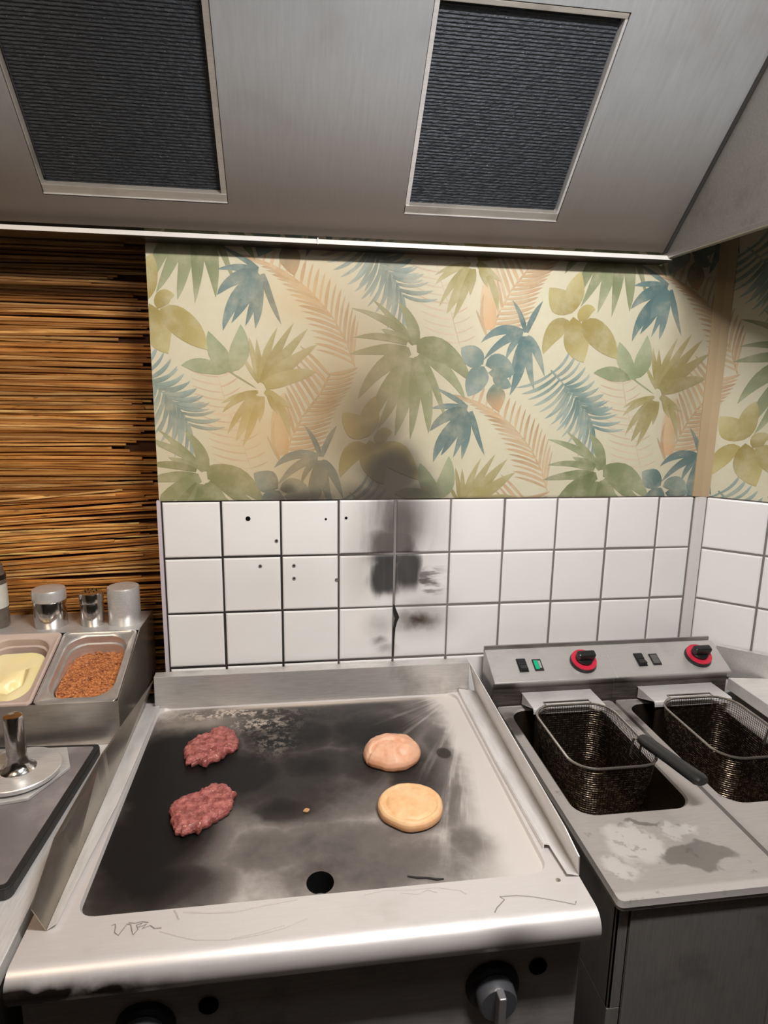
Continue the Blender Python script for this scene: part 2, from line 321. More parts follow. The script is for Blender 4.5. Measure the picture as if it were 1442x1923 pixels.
# ---- leaf-printed wallpaper
MOTIF = "j,1207,1748,1216,1710,1226,1671,3;j,1226,1671,1242,1630,1258,1588,3;j,1258,1588,1272,1545,1285,1503,3;j,1209,1738,1173,1738,1140,1754,4;j,1214,1720,1177,1720,1143,1735,5;j,1218,1701,1181,1701,1146,1717,4;j,1223,1682,1184,1683,1149,1699,5;j,1229,1664,1189,1664,1153,1681,4;j,1236,1645,1196,1646,1159,1663,5;j,1243,1627,1202,1627,1164,1644,4;j,1250,1608,1208,1608,1170,1626,5;j,1258,1589,1215,1590,1175,1608,4;j,1264,1570,1220,1571,1180,1589,5;j,1270,1551,1225,1551,1184,1570,4;j,1276,1532,1230,1532,1188,1551,5;j,1282,1512,1236,1513,1193,1532,4;j,1210,1737,1234,1744,1251,1761,4;j,1215,1715,1240,1722,1257,1739,5;j,1221,1693,1245,1699,1263,1716,4;j,1226,1671,1251,1677,1269,1693,5;j,1235,1649,1259,1655,1277,1671,4;j,1243,1627,1268,1632,1286,1648,5;j,1252,1605,1276,1610,1295,1625,4;j,1260,1583,1285,1587,1303,1602,5;j,1267,1560,1292,1564,1311,1579,4;j,1274,1537,1299,1541,1318,1555,5;j,1281,1514,1306,1518,1326,1532,4;s,1017,1447,1007,1475,997,1503,4;s,997,1503,980,1533,963,1562,4;s,963,1562,935,1594,906,1626,4;s,906,1626,876,1647,846,1668,4;s,846,1668,816,1679,786,1689,4;s,1014,1456,969,1481,920,1488,5;s,1008,1473,964,1497,916,1503,7;s,1002,1489,959,1513,912,1519,5;s,995,1506,953,1528,907,1534,7;s,986,1521,945,1543,900,1549,5;s,978,1537,937,1558,893,1563,7;s,969,1552,930,1573,886,1578,5;s,959,1567,921,1587,878,1591,7;s,947,1580,910,1599,868,1604,5;s,936,1593,899,1612,858,1616,7;s,924,1606,888,1624,848,1628,5;s,912,1619,877,1636,839,1640,7;s,899,1631,865,1647,827,1651,5;s,885,1641,852,1657,815,1660,7;s,871,1650,838,1666,802,1669,5;s,857,1660,825,1676,790,1678,7;s,842,1669,811,1684,777,1686,5;s,826,1675,796,1689,763,1691,7;s,810,1681,780,1694,748,1696,5;s,794,1687,765,1699,734,1701,7;s,1013,1457,1013,1510,1025,1560,5;s,1006,1477,1006,1528,1018,1575,7;s,999,1497,999,1545,1011,1591,5;s,990,1515,990,1562,1002,1605,7;s,979,1534,980,1578,992,1619,5;s,969,1552,970,1594,982,1633,7;s,957,1569,959,1608,970,1646,5;s,944,1584,945,1622,956,1657,7;s,930,1599,932,1635,943,1669,5;s,916,1615,918,1648,929,1680,7;s,901,1629,904,1661,915,1691,5;s,885,1641,888,1671,898,1698,7;s,868,1653,871,1680,881,1706,5;s,851,1664,855,1690,865,1714,7;s,833,1673,837,1697,847,1719,5;s,814,1679,818,1701,828,1722,7;s,795,1686,800,1706,809,1725,5;s,836,1863,849,1890,861,1917,5;s,861,1917,873,1940,885,1963,5;s,885,1963,908,1992,931,2022,5;s,931,2022,944,2048,957,2075,5;s,840,1872,838,1917,828,1961,6;s,848,1889,843,1934,831,1977,8;s,856,1906,848,1951,834,1993,6;s,864,1923,854,1967,837,2008,8;s,873,1940,860,1983,841,2023,6;s,882,1957,867,1999,845,2038,8;s,893,1972,875,2014,850,2052,6;s,904,1987,884,2028,857,2065,8;s,916,2002,893,2043,864,2079,6;s,927,2017,902,2057,870,2092,8;s,937,2033,909,2072,875,2106,6;s,945,2050,914,2088,878,2121,8;s,953,2066,920,2104,881,2136,6;s,839,1869,891,1870,939,1890,6;s,845,1882,896,1883,943,1902,8;s,850,1894,901,1896,947,1915,6;s,856,1907,906,1908,951,1927,8;s,862,1919,911,1921,955,1939,6;s,868,1931,916,1933,959,1951,8;s,875,1943,922,1945,964,1963,6;s,881,1955,927,1957,969,1975,8;s,888,1967,934,1969,974,1986,6;s,897,1978,941,1979,981,1997,8;s,905,1988,949,1990,988,2008,6;s,914,1999,956,2001,994,2018,8;s,922,2010,964,2012,1001,2029,6;s,930,2021,971,2023,1008,2039,8;s,936,2033,976,2035,1012,2051,6;s,942,2045,982,2047,1017,2063,8;s,949,2057,987,2059,1021,2075,6;s,955,2069,992,2071,1025,2087,8;S,836,1868,819,1946,839,2023,43;s,826,1858,802,1893,815,1956,7;s,826,1853,811,1884,796,1915,5;h,1005,1769,1025,1751,1045,1732,8;h,1045,1732,1062,1714,1080,1695,8;h,1080,1695,1096,1678,1112,1660,8;h,1112,1660,1125,1639,1138,1617,8;h,1010,1764,968,1728,911,1723,10;h,1021,1754,983,1716,928,1707,13;h,1031,1745,998,1705,945,1692,10;h,1042,1735,1013,1693,962,1676,13;h,1052,1725,1027,1681,979,1660,10;h,1062,1714,1042,1668,996,1643,13;h,1072,1704,1056,1656,1013,1627,10;h,1082,1693,1071,1643,1030,1610,13;h,1092,1682,1085,1630,1046,1593,10;h,1102,1672,1100,1617,1063,1576,13;h,1112,1661,1114,1604,1081,1559,10;h,1119,1649,1126,1589,1095,1540,13;h,1127,1636,1138,1575,1110,1521,10;h,1134,1623,1150,1560,1125,1501,13;h,1011,1764,1047,1787,1055,1828,10;h,1022,1753,1059,1773,1070,1812,13;h,1033,1743,1071,1759,1085,1796,10;h,1045,1732,1083,1745,1100,1780,13;h,1056,1721,1095,1730,1114,1763,10;h,1066,1710,1106,1716,1129,1745,13;h,1077,1698,1117,1701,1143,1728,10;h,1088,1687,1129,1685,1158,1711,13;h,1098,1675,1140,1670,1173,1693,10;h,1109,1664,1152,1655,1187,1676,13;h,1118,1651,1161,1638,1200,1657,10;h,1126,1637,1170,1621,1212,1637,13;h,1134,1624,1179,1604,1224,1617,10;h,1045,1732,1062,1714,1080,1695,7;h,1080,1695,1096,1678,1112,1660,7;h,1049,1728,1031,1693,999,1668,10;h,1056,1721,1042,1683,1012,1654,12;h,1064,1713,1052,1673,1025,1641,10;h,1071,1705,1063,1663,1038,1628,12;h,1079,1697,1074,1653,1051,1614,10;h,1086,1689,1085,1642,1064,1601,12;h,1094,1681,1096,1632,1077,1587,10;h,1101,1673,1107,1621,1091,1573,12;h,1109,1664,1118,1611,1104,1559,10;h,1050,1727,1089,1729,1115,1756,10;h,1059,1717,1099,1716,1127,1740,12;h,1069,1707,1108,1703,1139,1725,10;h,1079,1697,1118,1689,1151,1709,12;h,1088,1686,1128,1676,1163,1693,10;h,1098,1676,1137,1662,1174,1677,12;h,1108,1666,1147,1649,1186,1661,10;b,638,1826,598,1876,532,1932,21;b,644,1826,637,1887,597,1927,33;b,628,1838,573,1892,480,1909,21;b,623,1835,589,1848,555,1861,22;b,621,1828,555,1852,485,1839,21;b,621,1814,550,1815,475,1799,29;b,629,1810,541,1775,498,1689,44;b,624,1793,557,1713,524,1607,37;b,629,1793,602,1702,546,1609,37;b,635,1793,622,1690,594,1595,42;b,642,1793,651,1703,634,1587,37;b,649,1798,681,1708,683,1602,42;b,654,1803,695,1739,730,1630,22;b,656,1808,737,1767,778,1690,35;b,646,1822,730,1828,789,1736,64;d,1311,1992,1273,2017,1218,2043,15;d,1311,1988,1257,1999,1215,1987,20;d,1308,1984,1243,1973,1213,1929,36;d,1314,1978,1239,1921,1224,1847,40;d,1312,1975,1278,1917,1244,1865,29;d,1313,1970,1299,1912,1277,1859,23;d,1314,1970,1311,1907,1301,1854,29;d,1321,1981,1336,1924,1363,1866,20;d,1312,1980,1291,1943,1270,1906,52;c,930,1863,916,1911,890,1941,15;c,933,1863,947,1907,972,1942,18;c,924,1863,857,1884,812,1834,26;c,922,1859,872,1854,821,1791,26;c,922,1853,893,1839,880,1790,20;c,925,1850,911,1814,893,1740,20;c,928,1850,927,1769,896,1702,33;c,936,1850,938,1783,963,1717,26;c,934,1850,959,1838,989,1752,27;c,928,1853,930,1814,933,1775,43;i,821,1781,791,1801,761,1821,56;i,827,1778,867,1800,902,1766,43;i,824,1775,806,1744,784,1699,61;i,836,1760,875,1758,908,1761,30;i,848,1750,876,1732,900,1726,32;k,851,1731,860,1696,869,1660,49;e,1306,1725,1283,1762,1261,1800,12;e,1305,1736,1295,1785,1285,1834,18;e,1311,1730,1307,1780,1303,1830,20;e,1310,1727,1320,1796,1354,1859,24;e,1313,1726,1344,1796,1393,1870,29;e,1316,1725,1361,1786,1427,1857,36;e,1318,1722,1380,1775,1450,1820,41;e,1320,1719,1392,1748,1449,1754,46;e,1304,1703,1253,1699,1214,1674,15;e,1301,1703,1248,1691,1216,1652,21;e,1298,1697,1257,1661,1227,1599,23;e,1301,1694,1277,1644,1247,1582,35;e,1308,1692,1290,1627,1263,1568,24;e,1314,1692,1310,1660,1306,1628,21;e,1321,1706,1353,1685,1384,1665,26;e,1329,1695,1340,1671,1352,1648,18;e,1349,1678,1374,1645,1380,1594,23;f,1300,1712,1255,1739,1211,1767,4;f,1245,1748,1202,1793,1189,1846,43;f,1242,1751,1270,1795,1266,1864,46;f,1230,1748,1169,1771,1123,1764,36;a,1048,1913,1017,1943,986,1974,61;a,1050,1913,1053,1971,1069,2017,49;a,1045,1895,999,1878,980,1809,46;a,1056,1905,1064,1838,1094,1790,68;a,1080,1893,1135,1866,1186,1801,68;a,1075,1893,1084,1929,1115,1925,36"
TONE = {'j': ((204, 182, 158), (196, 172, 150)), 's': ((194, 166, 130), (180, 150, 118)), 'S': ((198, 158, 118), (198, 178, 144)), 'h': ((108, 130, 124), (152, 166, 158)),
        'b': ((116, 124, 86), (142, 148, 114)), 'd': ((84, 112, 112), (106, 128, 126)), 'c': ((78, 108, 110), (112, 132, 128)), 'i': ((92, 114, 110), (130, 148, 142)),
        'k': ((96, 116, 104), (190, 150, 112)), 'e': ((146, 134, 80), (172, 162, 122)), 'f': ((130, 140, 104), (152, 160, 128)), 'a': ((148, 132, 74), (180, 168, 116))}
MOT = []
for e in MOTIF.split(';'):
    q = e.split(','); MOT.append((q[0],) + tuple(int(w) / 1000 for w in q[1:]))
def wallpaper(name, x0, x1, z0, z1, P, mat, parent):
    mb = MB(); mb.col = []
    nx = 24
    base = rgb(203, 196, 170)
    mb.add([P(x0, 0, z0), P(x1, 0, z0), P(x1, 0, z1), P(x0, 0, z1)], [(0, 1, 2, 3)]); mb.col += [base] * 4
    lay = [0]
    rr = random.Random(5)
    cl = lambda x, z: (min(max(x, x0), x1), min(max(z, z0), z1))
    for mi_, (kind, bx, bz, kx, kz, tx, tz, w) in enumerate(MOT):
        for i in range(-4, 4):
            for j in range(-3, 4):
                ox = .527 * i; oz = .32 * i + .64 * j
                if not -.35 < (bz + oz - z0) < (z1 - z0) + .35 or not x0 - .35 < bx + ox < x1 + .35: continue
                N = 9; off = .0002 + mi_ * 2.5e-6
                B, K, T = Vector((bx + ox, bz + oz)), Vector((kx + ox, kz + oz)), Vector((tx + ox, tz + oz))
                if (T - B).length < .004: continue
                ov = kind in 'aifk'
                c0, c1 = TONE[kind]; jit = rr.uniform(-9, 9)
                rowsv = []
                for u in range(N + 1):
                    t_ = u / N
                    p = B * (1 - t_) ** 2 + K * 2 * t_ * (1 - t_) + T * t_ ** 2
                    d = (K - B) * (1 - t_) + (T - K) * t_
                    if d.length < 1e-6: d = T - B
                    d.normalize(); nr = Vector((-d.y, d.x))
                    if kind in 'jshS' : h = math.sin(math.pi * min(1, .12 + .88 * t_)) ** .55 if t_ < 1 else 0
                    elif ov: h = math.sin(math.pi * t_ ** .85) ** .8 * (1 + .06 * math.sin(7 * t_ + jit))
                    else: h = math.sin(math.pi * (.10 + .90 * t_) ** .8) ** .8 * (1 + .06 * math.sin(9 * t_ + jit)) if t_ < 1 else 0
                    h *= w * {'j': .42, 's': .62, 'h': .40, 'd': .40, 'c': .43, 'e': .40, 'b': .44}.get(kind, .5)
                    rowsv.append((p + nr * h, p, p - nr * h, t_))
                vs = []; cs = []
                for L_, Cc, R_, t_ in rowsv:
                    for q, dk in ((L_, 3), (Cc, 1), (R_, -4)):
                        vs.append(P(*(cl(q.x, q.y)[0], off, cl(q.x, q.y)[1])))
                        f = min(1, max(0, t_ + .12 * math.sin(5 * t_ + jit)))
                        cs.append(rgb(*[max(0, min(255, a * (1 - f) + b * f + dk + jit)) for a, b in zip(c0, c1)]))
                fs = []
                for u in range(N):
                    for k in (0, 1): fs.append((u * 3 + k, u * 3 + k + 1, u * 3 + k + 4, u * 3 + k + 3))
                # drop faces that the edge of the sheet cuts off entirely
                keep = [f for f in fs if (Vector(vs[f[2]]) - Vector(vs[f[0]])).cross(Vector(vs[f[3]]) - Vector(vs[f[1]])).length > 1e-9]
                mb.add(vs, keep); mb.col += cs
    return mb.build(name, mat, parent)
def wallpaper_material():
    t = NT('leaf_print_wallpaper'); v, x, y, z = t.pos()
    a = t.n('ShaderNodeVertexColor'); a.layer_name = 'Col'
    n = t.noise(v, 16, 5, .6); n2 = t.noise(v, 60, 2)
    c = t.mix(t.mul(t.ss(n, .40, .70), .40), a.outputs[0], rgb(198, 190, 164))       # watercolour washes
    c = t.mix(t.mul(n2, .12), c, rgb(120, 112, 90))
    xw, zw = t.warp(v, x, z, 6, .08)
    B = t.blob
    grease = t.mx(B(xw, zw, .24, 1.60, .13, .14, .48), B(xw, zw, .37, 1.93, .10, .08, .36), B(xw, zw, .33, 1.50, .1, .07, .36), B(xw, zw, .45, 1.75, .12, .2, .24), B(xw, zw, .03, 1.5, .08, .2, .18))
    c = t.mix(t.sat(grease), c, rgb(196, 156, 92))
    veil = t.mx(B(xw, zw, .49, 1.64, .14, .20, .70), B(xw, zw, .54, 1.76, .18, .24, .46), B(xw, zw, .44, 1.50, .14, .10, .5), B(xw, zw, 1.40, 1.85, .06, .25, .35))
    c = t.mix(t.m('POWER', t.sat(veil), .75), c, rgb(112, 92, 62))
    soot = t.mx(B(xw, zw, .590, 1.490, .100, .095, 1.0), B(xw, zw, .55, 1.58, .09, .11, .60), B(xw, zw, .58, 1.43, .17, .07, .9), B(xw, zw, .52, 1.66, .07, .12, .42), B(xw, z, .38, 1.435, .17, .028, .7), B(xw, zw, .32, 1.455, .045, .024, .65), B(xw, z, .7, 1.432, .9, .006, .4))
    c = t.mix(t.mul(t.ss(soot, .06, .85), .93), c, rgb(58, 53, 47))
    t.set(col=c, rough=.55, spec=.3)
    return t.mat
M_paper = wallpaper_material()
wallpaper('wallpaper', 0.0, 1.462, 1.431, 2.12, lambda a, d, z: (a, .0005 - d, z), M_paper, wall_back)
wallpaper('wallpaper', 1.500, 2.75, 1.431, 2.45, lambda a, d, z: DW(a - 1.491, -.0005 + d, z), M_paper, wall_diag)

# ================================================================ REED MAT
def reed_material():
    t = NT('dry_reed'); v, x, y, z = t.pos()
    a = t.n('ShaderNodeVertexColor'); a.layer_name = 'Col'
    n = t.noise(v, 1, 4, .6, (9, 60, 160)); k = t.noise(v, 1, 2, .5, (22, 1, 120))
    c = t.mix(t.ss(n, .3, .75), a.outputs[0], rgb(140, 88, 40))
    c = t.mix(t.mul(t.ss(k, .66, .74), .6), c, rgb(70, 38, 14))
    c = t.mix(t.mul(t.ss(z, 1.90, 2.0), .6), c, rgb(70, 58, 44))  # gutter's shadow across the top of the mat, painted into the reeds
    t.set(col=c, rough=.5, spec=.35)
    return t.mat
mb = MB(); mb.col = []
rr = random.Random(11); z = .80
while z < 2.10:
    low = z < 1.42
    r = rr.uniform(.0028, .0048) if low else rr.uniform(.0034, .0060)
    nl = 1 if rr.random() < .7 else 2
    for l_ in range(nl):
        tilt = rr.gauss(.012, .009) + (.012 if 1.2 < z < 1.40 else 0) if low else rr.gauss(0, .004)
        xa = -1.05; xb = -.004 - rr.random() ** 3 * .18
        pts = []; K = 7
        ph = rr.uniform(0, 6)
        for i in range(K + 1):
            u = i / K; xx = xa + (xb - xa) * u
            vis = (xx + .45) / .45
            pts.append((xx, .205 - .006 * l_ + .002 * math.sin(ph + 5 * u), z + tilt * vis + .0022 * math.sin(ph + 7 * u)))
        n0 = len(mb.v)
        mb.tube(pts, [r * (1.05 - .25 * i / K) for i in range(K + 1)], 6)
        b = rr.uniform(.80, 1.22) * (1.05 if low else .94)
        tone = rr.choice(((214, 154, 84), (200, 138, 70), (224, 170, 102), (180, 118, 58), (232, 184, 118)))
        cc = rgb(*[min(255, q * b) for q in tone])
        mb.col += [cc] * (len(mb.v) - n0)
    z += r * (rr.uniform(1.25, 1.7) if not low else rr.uniform(1.3, 2.3))
reed = thing('reed_mat', 'brown mat of horizontal dried reeds hung on the recessed wall left of the wallpaper', 'reed screen', (-.55, .22, .80))
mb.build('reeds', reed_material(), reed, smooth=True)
MB().box(-1.05, -.003, .216, .233, .80, 2.10).build('backing', simple('mat_backing', rgb(74, 42, 20), rough=.9, var=.3), reed)

# ================================================================ EXTRACTOR HOOD
hood = thing('extractor_hood', 'large stainless steel canopy hood with sloped inner panel hung over the griddle and fryer', 'extractor hood', (.2, -.6, 2.05))
C45 = math.sqrt(.5)
def HP(x, s, h=0.0): return (x, -.026 - s * C45 - h * C45, 2.066 + s * C45 - h * C45)
def hood_material():
    t = NT('hood_steel'); v, x, y, z = t.pos()
    n = t.noise(v, 5, 4, .6, (30, 3, 3)); w = t.noise(v, 3.5, 4)
    c = t.mix(n, rgb(158, 160, 162), rgb(180, 182, 184))
    c = t.mix(t.mul(t.ss(z, 2.34, 2.07), .85), c, rgb(112, 96, 82))  # lamp's gradient on the slope painted in, darker and browner downwards
    c = t.mix(t.mul(t.ss(w, .5, .75), .3), c, rgb(110, 92, 78))
    t.set(col=c, met=.5, rough=t.add(.40, t.mul(n, .12)))
    return t.mat
M_hood = hood_material()
F1 = (-.188, .198, .068, .485); F2 = (.593, .964, .066, .485)
mb = MB()
def slab(mb, x0, x1, s0, s1, h0, h1, mi=0):
    vs = [HP(x, s, h) for h in (h0, h1) for s in (s0, s1) for x in (x0, x1)]
    mb.add(vs, [(0, 2, 3, 1), (4, 5, 7, 6), (0, 1, 5, 4), (2, 6, 7, 3), (0, 4, 6, 2), (1, 3, 7, 5)], mi)
XL, XR, ST = -1.0, 1.28, .80
slab(mb, XL, XR, 0, .067, -.004, 0); slab(mb, XL, XR, .485, ST, -.004, 0)
for a, b in ((XL, F1[0]), (F1[1], F2[0]), (F2[1], XR)): slab(mb, a, b, .067, .485, -.004, 0)
mb.build('back_panel', M_hood, hood)
yt, zt = HP(0, ST)[1:]
MB().box(XL, XR, -1.42, yt, zt - .004, zt).build('top_panel', M_hood, hood)
MB().box(XL, XR, -1.424, -1.42, 2.05, zt).build('front_panel', M_hood, hood)
M_end = steel('grimy_hood_end_steel', (.36, .34, .31, 1), .42, .75, (3, 30, 30), dirt=.5)
endp = [(-.02, 2.05), (-1.42, 2.05), (-1.42, zt), (yt, zt), (-.026, 2.07)]
MB().prism(endp, XR, XR + .004, 'x').build('end_panel', M_end, hood)
MB().prism(endp, XL - .004, XL, 'x').build('end_panel', M_hood, hood)
mb = MB(); mb.box(XR - .012, XR + .004, -1.42, -.034, 2.047, 2.060); mb.build('rim', M_dull, hood, bevel=.002)
# seam line where sloped panel meets the end panel
mb = MB(); mb.tube([HP(XR - .003, .0, .003), HP(XR - .003, ST - .02, .003)], .005, 6); mb.build('seam', simple('dark_sealant', (.02, .018, .016, 1), rough=.6), hood)
def gutter_material():
    t = NT('gutter_steel'); v, x, y, z = t.pos(); n = t.noise(v, 20, 3)
    t.set(col=t.mix(t.ss(z, 2.0424, 2.0414), t.mix(n, rgb(230, 227, 222), rgb(244, 241, 236)), rgb(40, 34, 28)), met=.3, rough=.3); return t.mat  # shade on the gutter's underside painted dark below the pale lip
MB().prism([(-.001, 2.0395), (-.058, 2.0395), (-.063, 2.0420), (-.054, 2.0535), (-.052, 2.0525), (-.056, 2.0440), (-.001, 2.0440)], XL, XR - .002, 'x').build('gutter', gutter_material(), hood)
MB().box(.395, .397, -.0635, -.05, 2.0410, 2.0545).build('gutter_joint', M_dull, hood)

def filter_material():
    t = NT('greasy_filter_mesh'); v, x, y, z = t.pos()
    n = t.noise(v, 90, 3, .6, (1, 3, 3)); w = t.noise(v, 260, 2)
    c = t.mix(n, (.008, .009, .011, 1), (.040, .046, .055, 1))
    c = t.mix(t.mul(t.ss(w, .70, .78), .5), c, (.4, .38, .34, 1))
    t.set(col=c, met=.5, rough=.55); t.bump(n, .6, .004); return t.mat
M_filter = filter_material()
M_rail = steel('grimy_filter_rail', (.50, .46, .41, 1), .42, .6, dirt=.5)
def grease_filter(F, label, bright):
    x0, x1, s0, s1 = F
    root = thing('grease_filter', label, 'hood filter', HP((x0 + x1) / 2, s0, 0), group='grease filters in the hood')
    e = .0015; x0 += e; x1 -= e; s0 += e; s1 -= e
    w = .011
    # mesh: fine horizontal knitted ribs
    mb = MB(); rr = random.Random(int(x0 * 1000) + 5); ns = 120; nxs = 40
    rowsl = []
    for k in range(ns + 1):
        s = s0 + .016 + (s1 - s0 - .024) * k / ns
        rowsl.append([HP(x0 + .008 + (x1 - x0 - .016) * i / nxs, s + rr.uniform(-.0004, .0004), -.016 + (.0016 if k % 2 else 0) + rr.uniform(-.0004, .0004)) for i in range(nxs + 1)])
    mb.loft(rowsl, False); mb.build('filter_mesh', M_filter, root)
    mb = MB(); slab(mb, x0, x1, s0, s0 + .020, -.022, -.0005); mb.build('bottom_rail', M_rail, root, bevel=.0015)
    mb = MB(); slab(mb, x0, x1, s0, s0 + .0022, -.0004, .0012); mb.build('lip', M_bright, root)
    mb = MB(); slab(mb, x0, x1, s1 - .010, s1, -.022, -.002); mb.build('top_rail', M_rail, root, bevel=.0015)
    mb = MB(); slab(mb, x0, x0 + (.009 if bright else .003), s0 + .020, s1 - .010, -.022, -.002); mb.build('side_rail', M_bright if bright else M_rail, root)
    mb = MB(); slab(mb, x1 - (.005 if bright else .012), x1, s0 + .020, s1 - .010, -.022, -.002); mb.build('side_rail', M_bright if bright else M_rail, root)
    mb = MB(); slab(mb, x0, x1, s0, s1, -.026, -.023); mb.build('back_sheet', M_dull, root)
grease_filter(F1, 'black greasy hood filter with dull brown right rail, above the reed mat', False)
grease_filter(F2, 'black greasy hood filter with thin bright side rails, above the middle of the wallpaper', True)

# ================================================================ GRIDDLE
gr = thing('griddle', 'stainless steel flat-top griddle with splash guards, smoke-stained cooking plate and black knob', 'griddle', (.36, -.42, 0))
def worktop_material():
    t = NT('griddle_satin_steel'); v, x, y, z = t.pos()
    n = t.noise(v, 5, 4, .6, (4, 50, 50)); w = t.noise(v, 11, 4)
    c = t.mix(n, rgb(214, 207, 203), rgb(226, 220, 217))
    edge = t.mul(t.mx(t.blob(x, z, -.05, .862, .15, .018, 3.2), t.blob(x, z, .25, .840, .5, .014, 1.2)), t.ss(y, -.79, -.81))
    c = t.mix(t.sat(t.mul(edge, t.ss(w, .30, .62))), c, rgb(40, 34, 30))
    c = t.mix(t.mul(t.mul(t.blob(x, z, .665, .865, .045, .035, 1.2), t.ss(y, -.80, -.812)), .75), c, rgb(110, 104, 102))
    c = t.mix(t.mul(t.ss(w, .55, .8), .18), c, rgb(150, 138, 126))
    t.set(col=c, met=.45, rough=t.add(.36, t.mul(n, .12))); t.bump(n, .04, .001); return t.mat
M_work = worktop_material()
def plate_material():
    t = NT('scorched_griddle_plate'); v, x, y, z = t.pos()
    xw, yw = t.warp(v, x, y, 9, .09); xf, yf = t.warp(v, x, y, 34, .05)
    B = t.blob
    n = t.noise(v, 18, 5, .65); nf = t.noise(v, 70, 4, .7)
    burn = t.mx(B(xw, yw, .08, -.33, .15, .20, 1.25), B(xw, yw, .06, -.55, .13, .17, 1.1), B(xw, yw, .32, -.20, .15, .12, 1.0), B(xw, yw, .31, -.49, .085, .06, .8), B(xw, yw, .20, -.36, .14, .12, 1.05), B(xw, yw, .46, -.36, .13, .14, .62), B(xw, yw, .08, -.66, .14, .08, .85), B(xw, yw, .36, -.36, .13, .1, .8))
    film = t.mx(B(xw, yw, .40, -.12, .35, .09, .72), B(xw, yw, .50, -.22, .16, .16, .85), B(xw, yw, .58, -.40, .12, .20, .62), B(xw, yw, .30, -.42, .3, .14, .62), B(xw, yw, .45, -.66, .26, .12, .40), B(xw, yw, .36, -.60, .3, .09, .42), B(xw, yw, .67, -.30, .07, .2, .48), B(xw, yw, .64, -.62, .07, .10, .34))
    D = t.add(t.mul(t.mx(t.mul(burn, 1.2), t.mul(film, 1.18)), 1.0), t.mul(t.sub(n, .5), .30))
    # scraped, floury streaks fanning out of the back right corner
    ang = t.m('ARCTAN2', t.sub(y, -.03), t.sub(.80, x))
    rad = t.m('SQRT', t.add(t.m('POWER', t.sub(x, .80), 2.0), t.m('POWER', t.sub(y, -.03), 2.0)))
    cmb = t.n('ShaderNodeCombineXYZ'); t.put(cmb.inputs[0], t.mul(ang, 9.0)); t.put(cmb.inputs[1], t.mul(rad, 1.6))
    st = t.noise(cmb.outputs[0], 1.3, 4, .6)
    streak = t.mul(t.ss(st, .46, .82), t.mx(B(x, y, .66, -.26, .16, .22, .5), B(x, y, .70, -.5, .1, .2, .6)))
    fl = t.mul(t.ss(nf, .46, .58), t.mx(B(xf, yf, .15, -.095, .13, .028, 1.0), B(xf, yf, .24, -.15, .07, .035, .8), B(xf, yf, .28, -.24, .04, .05, .30)))
    fl = t.mx(fl, t.mul(B(x, y, .36, -.066, .30, .010, .9), t.ss(x, .1, .2)), B(xf, yf, .10, -.135, .10, .03, .35))
    D = t.sub(D, t.mx(streak, 0.0))
    bright = t.ss(t.add(x, t.mul(t.sub(n, .5), .10)), .64, .745)
    D = t.sat(t.mul(D, t.sub(1.0, t.mul(bright, .85))))
    c = t.mix(t.ss(D, 0.02, .40), rgb(214, 206, 200), rgb(116, 108, 103))
    c = t.mix(t.ss(D, .34, .70), c, rgb(50, 45, 42))
    c = t.mix(t.ss(D, .66, .95), c, rgb(15, 13, 13))
    c = t.mix(t.sat(fl), c, rgb(206, 192, 178))
    spot = t.mx(B(x, y, .669, -.332, .017, .022, 3.0), t.mul(B(x, y, .35, -.50, .03, .03, .6), 1.0))
    c = t.mix(t.mul(t.ss(spot, .75, 1.5), .85), c, rgb(40, 30, 24))
    ring = t.mx(B(x, y, .372, -.665, .04, .035, .5), B(x, y, .36, -.50, .04, .04, .55))
    c = t.mix(t.mul(t.sat(ring), t.ss(n, .3, .6)), c, rgb(50, 36, 30))
    t.set(col=c, met=.35, rough=t.add(.42, t.mul(n, .2))); t.bump(t.add(n, nf), .10, .001); return t.mat
M_plate = plate_material()
PX0, PX1, PY0, PY1 = -.016, .766, -.722, -.058
GX0, GX1 = -.081, .812
# worktop: flat sheet with rounded opening, rolled front edge
inner = rrect(PX0, PX1, PY0, PY1, .03, .9, 6)
def box_ring(x0, x1, y0, y1, n):
    pts = []
    for p in n:
        cx, cy = (x0 + x1) / 2, (y0 + y1) / 2; dx, dy = p[0] - (PX0 + PX1) / 2, p[1] - (PY0 + PY1) / 2
        k = min((x1 - cx) / abs(dx) if dx else 9e9, (y1 - cy) / abs(dy) if dy else 9e9)
        pts.append((cx + dx * k, cy + dy * k, .9))
    return pts
mb = MB()
outer = [( GX0 if p[0] < PX0 + .031 else .812 if p[0] > PX1 - .031 else p[0], -.795 if p[1] < PY0 + .031 else -.03 if p[1] > PY1 - .031 else p[1], .9) for p in inner]
mb.loft([outer, inner, rrect(PX0 + .003, PX1 - .003, PY0 + .003, PY1 - .003, .028, .893, 6)], True)
front = [(-.795, .9)] + arc(-.797, .872, .028, 90, 205, 10) + [(-.815, .848), (-.79, .848)]
mb.loft([[(x, y, z) for y, z in front] for x in (GX0, GX1)], False)
for x in (GX0, GX1): mb.add([(x, y, z) for y, z in front], [tuple(range(len(front)))])
mb.box(GX0, GX0 + .003, -.795, -.03, .85, .8995); mb.box(GX1 - .003, GX1, -.795, -.03, .85, .8995)
mb.build('worktop', M_work, gr, smooth=True, angle=30)
